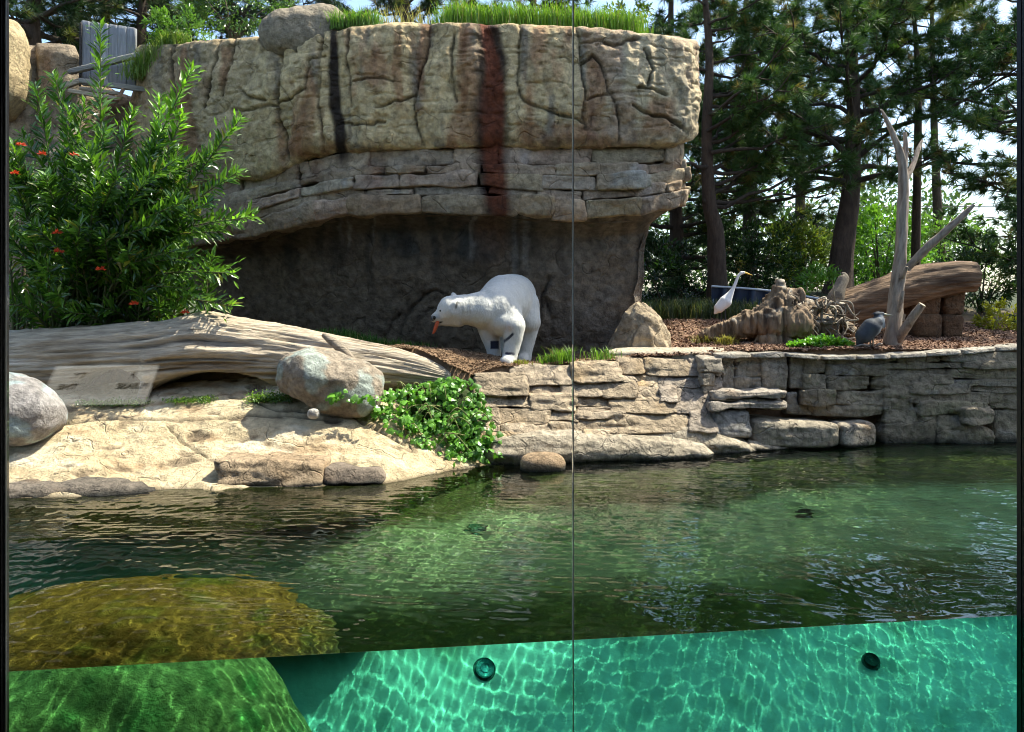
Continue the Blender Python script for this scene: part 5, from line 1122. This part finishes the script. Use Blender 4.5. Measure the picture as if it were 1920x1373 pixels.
# ------------------------------------------------------------------ polar bear
def build_bear():
    bear = thing('polar_bear', 'large white polar bear standing under the cliff with lowered head turned aside', 'bear', P(950, 680, 11.2))
    c = [(P(963, 557, 11.85), P(948, 564, 11.4), .355, .385), (P(948, 564, 11.4), P(930, 580, 11.0), .385, .335), (P(930, 584, 11.0), P(906, 582, 10.9), .32, .27), (P(906, 582, 10.9), P(872, 581, 10.85), .26, .215), (P(872, 581, 10.85), P(848, 581, 10.82), .215, .195),
         (P(846, 579, 10.82), P(832, 589, 10.8), .185, .115), (P(832, 590, 10.8), P(817, 597, 10.78), .105, .072), (P(860, 598, 10.82), P(834, 604, 10.8), .12, .06), (P(832, 603, 10.8), P(822, 607, 10.79), .05, .04),
         (P(928, 596, 10.95), P(945, 606, 10.85), .25, .2),
         # far fore leg
         (P(914, 600, 11.0), P(919, 630, 10.95), .18, .135), (P(919, 630, 10.95), P(926, 655, 10.93), .128, .105), (P(926, 655, 10.93), P(927, 676, 10.93), .105, .10), (P(927, 679, 10.93), P(918, 682, 10.8), .095, .085),
         # near fore leg
         (P(948, 590, 10.95), P(963, 614, 10.8), .24, .165), (P(964, 612, 10.78), P(962, 638, 10.76), .165, .13), (P(962, 638, 10.76), P(956, 668, 10.72), .128, .108), (P(956, 673, 10.72), P(949, 679, 10.6), .10, .088),
         # near hind leg
         (P(974, 575, 11.7), P(988, 602, 11.55), .31, .21), (P(990, 600, 11.6), P(990, 635, 11.55), .19, .12), (P(990, 635, 11.55), P(985, 664, 11.5), .115, .098), (P(985, 671, 11.5), P(979, 676, 11.35), .095, .085),
         # far hind leg
         (P(946, 585, 11.95), P(950, 625, 11.85), .26, .16), (P(950, 625, 11.85), P(955, 672, 11.75), .13, .10), (P(955, 674, 11.75), P(950, 677, 11.6), .1, .09),
         (P(858, 566, 10.70), P(853, 570, 10.66), .045, .038), (P(852, 558, 10.93), P(850, 553, 10.95), .045, .04)]
    V, F = remesh(c, .016, 14); N = normals(V, F)
    V = V + N * (.010 * fbm(V, 5, 3, 3) + .005 * ridged(V, (16, 16, 7), 3, 5))[:, None]
    px, py = to_px(V); fw = fbm(V, 6, 3, 8)
    col = mix((.54, .515, .46), (.66, .635, .58), fw * .5 + .5)
    col = mix(col, (.56, .42, .26), (1 - sm(.2, 1, np.hypot((px - 925) / 34, (py - 622) / 30))) * .55)  # warm ground bounce painted on chest, armpit and throat
    col = mix(col, (.55, .34, .22), (1 - sm(.1, 1, np.hypot((px - 955) / 14, (py - 616) / 12))) * .6)
    col = mix(col, (.62, .55, .42), sm(598, 612, py) * (px < 905) * .55)
    near = V[:, 1] < 11.2
    def spot(cx, cy, a, b, c2, k=1.): 
        nonlocal col; col = mix(col, c2, (1 - sm(.75, 1.1, np.hypot((px - cx) / a, (py - cy) / b))) * k * near)
    d = np.maximum(np.abs(px - 927.5) / 8.2, np.abs(py - 647) / 8.2); col = mix(col, (.02, .022, .04), (1 - sm(.85, 1.1, d)) * near)
    dd = polydist(px, py, [(961, 627), (954, 634), (943, 642)]); col = mix(col, (.03, .035, .05), (1 - sm(1.5, 3.5, dd)) * (V[:, 1] < 10.9))
    dd = polydist(px, py, [(949, 663), (963, 664)]); col = mix(col, (.03, .03, .05), (1 - sm(1.6, 3.2, dd)) * (V[:, 1] < 10.9))
    spot(811, 597, 5, 6, (.02, .018, .018)); dd = polydist(px, py, [(813, 606), (820, 606), (828, 604)]); col = mix(col, (.03, .022, .02), (1 - sm(.8, 2.2, dd)) * near)
    spot(818, 595, 9, 7, (.42, .40, .37), .5)
    for x in (864, 868, 873, 879): 
        dd = polydist(px + 3 * fw, py, [(x, 568), (x + 2, 588)]); col = mix(col, (.42, .39, .32), (1 - sm(.6, 2.4, dd)) * .6 * near)
    dd = polydist(px, py, [(857, 568), (855, 577)]); col = mix(col, (.16, .14, .11), (1 - sm(1., 3, dd)) * (V[:, 1] < 10.75))
    M = vc_mat('bear_fur', .8, 30, .08, 45, .9, .02, stretch=(1, 1, .5), spec=.2, sheen=.3)
    obj('body', V, F, M, bear, col)
    sv, sf = cube_grid(4); sv = unit(sv); dark = flat_mat('dark_wet', (.012, .010, .010), .2)
    def surf(x, y, r):                             # nearest skin point to the viewer along that line of sight
        k = np.hypot(px - x, py - y) < r; i = np.where(k)[0]; return V[i[np.argmin(V[i, 1])]]
    obj('eye', surf(823, 580.5, 4) + np.array([0, .004, 0]) + sv * .015, sf, dark, bear)
    q = surf(811.5, 597, 5); obj('nose', q + np.array([-.012, 0, .0]) + sv * np.array([.022, .04, .028]), sf, dark, bear)
    return q
nose = build_bear()
car = thing('carrot', 'orange carrot held in the mouth of the white bear', 'carrot', P(818, 604, 10.74))
V, F = tube(resample(np.array([P(821, 603, 10.74), P(818, 611, 10.72), P(814, 622, 10.70), P(811, 626, 10.69)]), 12), [.024, .027, .02, .006], 12, .06, (3, 8), 1)
obj('root', V, F, vc_mat('carrot_skin', .5, 20, .2, 30, .2, .005), car, np.array((.42, .075, .02)))
# ------------------------------------------------------------------ egret and heron
def seg_obj(name, pts, rad, mat, parent, ns=8, col=None):
    V, F = tube(resample(np.array([P(*p) for p in pts]), 10), rad, ns); return obj(name, V, F, mat, parent, col)
Ye = 13.0
eg = thing('white_egret', 'slender white egret with yellow bill standing on the mulch', 'bird', P(1355, 605, Ye))
M_white = vc_mat('white_feathers', .7, 14, .06, 30, .3, .01, stretch=(1, 1, .5)); M_grey = vc_mat('grey_feathers', .7, 14, .25, 25, .5, .01, stretch=(1, 1, .6))
V, F = remesh([(P(1340, 588, Ye), P(1348, 578, Ye), .018, .075), (P(1348, 578, Ye), P(1360, 566, Ye), .085, .105), (P(1360, 566, Ye), P(1369, 552, Ye), .10, .055), (P(1369, 552, Ye), P(1374, 543, Ye), .055, .034), (P(1374, 543, Ye), P(1380, 529, Ye), .032, .026), (P(1380, 529, Ye), P(1384, 518, Ye), .025, .024), (P(1384, 518, Ye), P(1390, 512, Ye), .024, .028), (P(1390, 512, Ye), P(1396, 511.5, Ye), .03, .022)], .010, 5)
obj('body', V, F, M_white, eg, np.array((.74, .73, .71)))
seg_obj('bill', [(1396, 511, Ye), (1403, 513.5, Ye), (1411, 516.5, Ye)], [.018, .012, .002], flat_mat('yellow_bill', (.7, .45, .06), .4), eg)
for x, x2, dy in ((1353, 1353, .03), (1360, 1360, -.04)): seg_obj('leg', [(x, 575, Ye + dy), (x2, 592, Ye + dy), (x2, 608, Ye + dy)], [.012, .009, .009], flat_mat('dark_leg', (.03, .03, .03)), eg, 6)
sv, sf = cube_grid(3); obj('eye', P(1394.5, 510.5, Ye - .026) + unit(sv) * .006, sf, flat_mat('eye', (.02, .02, .01), .2), eg)
Yh = 11.25
he = thing('grey_heron', 'dark blue grey heron hunched beside the dead snag', 'bird', P(1633, 654, Yh))
V, F = remesh([(P(1609, 645, Yh), P(1620, 629, Yh), .03, .105), (P(1620, 629, Yh), P(1634, 614, Yh), .12, .135), (P(1634, 614, Yh), P(1645, 604, Yh), .13, .085), (P(1645, 604, Yh), P(1651, 600, Yh - .02), .07, .05), (P(1656, 612, Yh - .03), P(1654, 598, Yh - .03), .035, .035), (P(1654, 598, Yh - .03), P(1648, 590, Yh), .035, .036), (P(1642, 590, Yh), P(1654, 589, Yh), .034, .036)], .012, 5)
px, py = to_px(V); col = mix((.028, .032, .04), (.065, .072, .082), fbm(V, (8, 8, 4), 3, 4) * .5 + .5); col = mix(col, (.5, .5, .5), (1 - sm(0, 5, polydist(px, py, [(1650, 593), (1657, 600), (1656, 614), (1645, 632)]))) * .65); col = mix(col, (.025, .03, .04), (1 - sm(2, 5, polydist(px, py, [(1640, 587), (1652, 586)])))); col = mix(col, (.02, .022, .03), 1 - sm(2, 5, polydist(px, py, [(1643, 603), (1652, 607)])))
obj('body', V, F, M_grey, he, col)
seg_obj('bill', [(1654, 589, Yh), (1664, 590.5, Yh), (1675, 591.5, Yh)], [.022, .014, .002], flat_mat('grey_bill', (.38, .35, .25), .4), he)
seg_obj('crest', [(1650, 584.5, Yh), (1642, 586, Yh), (1634, 590, Yh)], [.01, .009, .003], flat_mat('crest', (.02, .022, .03)), he)
for x, dy in ((1631, .02), (1636, -.05)): seg_obj('leg', [(x, 628, Yh + dy), (x + 1, 642, Yh + dy), (x, 656, Yh + dy)], [.014, .010, .010], flat_mat('heron_leg', (.16, .14, .10)), he, 6)
# small dead sticks on the mulch beside the heron
for k, (a, b) in enumerate((((1600, 652), (1630, 648)), ((1622, 650), (1640, 660)), ((1640, 652), (1655, 645)))):
    V, F = tube(resample(np.array([P(*a, 11.25), P((a[0] + b[0]) / 2, (a[1] + b[1]) / 2 - 3, 11.2), P(*b, 11.2)]), 8), [.012, .014, .006], 6, .2, (3, 5), k)
    tag(obj('stick', V, F, M_root, None, np.array((.34, .29, .24))), ('dry pale stick lying before the weeds and the heron', 'dry pale stick lying under the feet of the heron', 'short dry stick between the heron and the snag')[k], 'stick')

# ------------------------------------------------------------------ viewing window and dark gallery
M_frame = flat_mat('black_frame', (.008, .008, .009), .45); M_steel = flat_mat('frame_edge', (.16, .17, .17), .4, .3); M_seal = flat_mat('clear_seal', (.8, .78, .74), .5)
M_dark = flat_mat('gallery_paint', (.012, .012, .013), .9)
def vbox(name, x0, x1, d0, d1, z0, z1, mat, parent, n=1):
    """box along the window line: x0..x1 in metres along it from its left end, d0..d1 out over the pool"""
    V = []
    for x in (x0, x1):
        for d in (d0, d1):
            for z in (z0, z1):
                q = GA + gd * x + gn * d; V.append((q[0], q[1], z))
    F = [[0, 1, 3, 2], [4, 6, 7, 5], [0, 4, 5, 1], [2, 3, 7, 6], [0, 2, 6, 4], [1, 5, 7, 3]]
    return obj(name, np.array(V), F, mat, parent, None, False)
GL = float(np.linalg.norm(GB - GA))
win = thing('viewing_window', 'big black framed viewing window of two glass panes standing in the pool', 'window', (GA[0], GA[1], -1.5))
gm = bpy.data.materials.new('window_glass'); gm.use_nodes = True; t = gm.node_tree; t.nodes.clear()
go = nd(t, 'ShaderNodeOutputMaterial'); gt = nd(t, 'ShaderNodeBsdfTransparent'); gt.inputs[0].default_value = (.97, .99, .98, 1); gg = nd(t, 'ShaderNodeBsdfGlossy'); gg.inputs['Roughness'].default_value = 0.
lw = nd(t, 'ShaderNodeLayerWeight'); pw = nd(t, 'ShaderNodeMath', operation='POWER'); pw.inputs[1].default_value = 5; t.links.new(lw.outputs['Facing'], pw.inputs[0]); gf = nd(t, 'ShaderNodeMapRange'); gf.inputs[3].default_value = .055; t.links.new(pw.outputs[0], gf.inputs[0]); gx = nd(t, 'ShaderNodeMixShader'); t.links.new(gf.outputs[0], gx.inputs[0]); t.links.new(gt.outputs[0], gx.inputs[1]); t.links.new(gg.outputs[0], gx.inputs[2]); t.links.new(gx.outputs[0], go.inputs[0])
def along(px):                                   # where a line of sight meets the window line
    k = (px - 960) / FPX; A = np.array([[gd[0], -k], [gd[1], -1]]); s, _ = np.linalg.solve(A, -GA); return s
SM = along(1073.5)
vbox('glass_pane', .0, SM - .003, -.03, .0, -3.6, 4.3, gm, win); vbox('glass_pane', SM + .003, GL, -.03, .0, -3.6, 4.3, gm, win)
vbox('seal', SM - .002, SM + .002, -.03, -.002, -3.6, 4.3, M_seal, win)
vbox('jamb', -.6, -.012, -.06, .02, -3.8, 4.4, M_frame, win); vbox('edge_trim', -.011, .002, -.045, -.032, -3.6, 4.3, M_steel, win)
xr = along(1906) ; vbox('jamb', GL - .012, GL + .6, -.06, .02, -3.8, 4.4, M_frame, win); vbox('edge_trim', xr - .006, xr, -.045, -.032, -3.6, 4.3, M_frame, win)
vbox('head', -.6, GL + .6, -.06, .10, 4.41, 4.7, M_frame, win); vbox('sill', -.6, GL + .6, -.1, .10, -4.1, -3.81, M_frame, win)
def sbox(name, lo, hi, mat, kind='structure'):
    V = np.array([(x, y, z) for x in (lo[0], hi[0]) for y in (lo[1], hi[1]) for z in (lo[2], hi[2])], float)
    F = [[0, 1, 3, 2], [4, 6, 7, 5], [0, 4, 5, 1], [2, 3, 7, 6], [0, 2, 6, 4], [1, 5, 7, 3]]
    return obj(name, V, F, mat, None, None, False, kind)
sbox('gallery_floor', (-8, -5, -4.3), (9, 4.0, -4.15), M_dark); sbox('gallery_step', (-8, -5, -4.14), (9, 1.2, .4), M_dark)
SIGN = None
def mirror_spot(px, py, dist):                   # a point in the gallery whose reflection in the panes shows at that line of sight
    d = np.array([(px - 960) / FPX, 1., -(py - 560) / FPX]); d /= np.linalg.norm(d); n3 = np.array([gn[0], gn[1], 0]); q0 = GA - gn * .03
    t = (q0 @ gn) / (d[:2] @ gn); o = np.array([0, 0, H]) + d * t; r = d - 2 * (d @ n3) * n3; return o + r * dist, r
c, rr_ = mirror_spot(185, 722, 4.2); ex = np.array([gd[0], gd[1], 0]); f3 = np.array([gn[0], gn[1], 0]); tl = R(50)
nrm = f3 * math.cos(tl) + np.array([0, 0, 1]) * math.sin(tl); upv = -f3 * math.sin(tl) + np.array([0, 0, 1]) * math.cos(tl); lf = -ex   # seen from the pool side its text runs along -ex
sign = thing('notice_sign', 'white notice panel with black capitals seen mirrored in the glass over the log', 'sign', (c[0], c[1], .4))
def panel(name, o, w, h, th, mat):
    V = [o + lf * a * w / 2 + upv * b * h / 2 + nrm * k for k in (-th, 0) for b in (-1, 1) for a in (-1, 1)]
    return obj(name, np.array(V), [[0, 2, 3, 1], [4, 5, 7, 6], [0, 1, 5, 4], [2, 6, 7, 3], [0, 4, 6, 2], [1, 3, 7, 5]], mat, sign, None, False)
panel('board', c, 1.02, .56, .02, flat_mat('sign_white', (.85, .86, .86), .6))
M_ink = flat_mat('sign_ink', (.03, .03, .03), .7)
for txt, x, y in (('F', -.30, .10), ('TY,', .24, .10), ('PLEASE', -.33, -.06), ('THE', .30, -.06)):
    cu = bpy.data.curves.new('lettering', 'FONT'); cu.body = txt; cu.size = .10; cu.offset = .003; cu.align_x = 'CENTER'; cu.extrude = .001; cu.materials.append(M_ink)
    o = bpy.data.objects.new('lettering', cu); C.objects.link(o)
    M = Matrix((Vector(lf), Vector(upv), Vector(nrm))).transposed().to_4x4(); M.translation = Vector(c + lf * x + upv * y + nrm * .004)
    dg = bpy.context.evaluated_depsgraph_get(); me = bpy.data.meshes.new_from_object(o.evaluated_get(dg)); bpy.data.objects.remove(o)
    me.transform(Matrix.Translation(-wloc(sign)) @ M); o = bpy.data.objects.new('lettering', me); C.objects.link(o); o.parent = sign
for a in (-.4, .4):
    q = c + ex * a - nrm * .03; V, F = tube(np.array([(q[0], q[1], .4), (q[0], q[1], q[2])]), [.02], 8); obj('leg', V, F, M_frame, sign)
sbox('gallery_wall_back', (-8, -5.3, -4.3), (9, -5.02, 4.9), M_dark)
# ceiling with an opening added to let sun onto the notice
sx, sy = c[0] + SUN.x / SUN.z * (4.85 - c[2]), c[1] + SUN.y / SUN.z * (4.85 - c[2])
xa, xb, ya, yb = sx - .7, sx + 1.3, sy - .5, sy + .75
for k, (lo, hi) in enumerate((((-8.3, -5.3), (xa, 3.9)), ((xb, -5.3), (9.3, 3.9)), ((xa, -5.3), (xb, ya)), ((xa, yb), (xb, 3.9)))):
    sbox('gallery_ceiling', (*lo, 4.81 + .003 * (k > 1)), (*hi, 5.0 - .003 * (k > 1)), M_dark)
for lo, hi in (((xa - .1, ya - .1), (xa, yb + .1)), ((xb, ya - .1), (xb + .1, yb + .1)), ((xa, ya - .1), (xb, ya)), ((xa, yb), (xb, yb + .1))):
    sbox('light_baffle', (*lo, 5.001), (*hi, 5.85), M_dark)  # added unseen baffles keep the sky out of the pane reflections
sbox('gallery_wall_left', (-8.3, -5.3, -4.3), (-8.02, 3.6, 4.9), M_dark); sbox('gallery_wall_right', (9.02, -5.3, -4.3), (9.3, 5.4, 4.9), M_dark)
vbox('gallery_wall_front', -5.5, -.61, -.06, .1, -4.3, 4.9, M_dark, None)['kind'] = 'structure'; vbox('gallery_wall_front', GL + .61, GL + 6.0, -.06, .1, -4.3, 4.9, M_dark, None)['kind'] = 'structure'
vbox('gallery_wall_front', -.6, GL + .6, -.06, .1, 4.71, 4.99, M_dark, None)['kind'] = 'structure'
q = GA - gn * .06
V = []
for x in (-5.4, GL + 5.9):
    for d in (-.05, -1.6):
        for z in (4.79, 5.02): p_ = GA + gd * x + gn * d; V.append((p_[0], p_[1], z))
obj('gallery_ceiling', np.array(V), [[0, 1, 3, 2], [4, 6, 7, 5], [0, 4, 5, 1], [2, 3, 7, 6], [0, 2, 6, 4], [1, 5, 7, 3]], M_dark, None, None, False, 'structure')
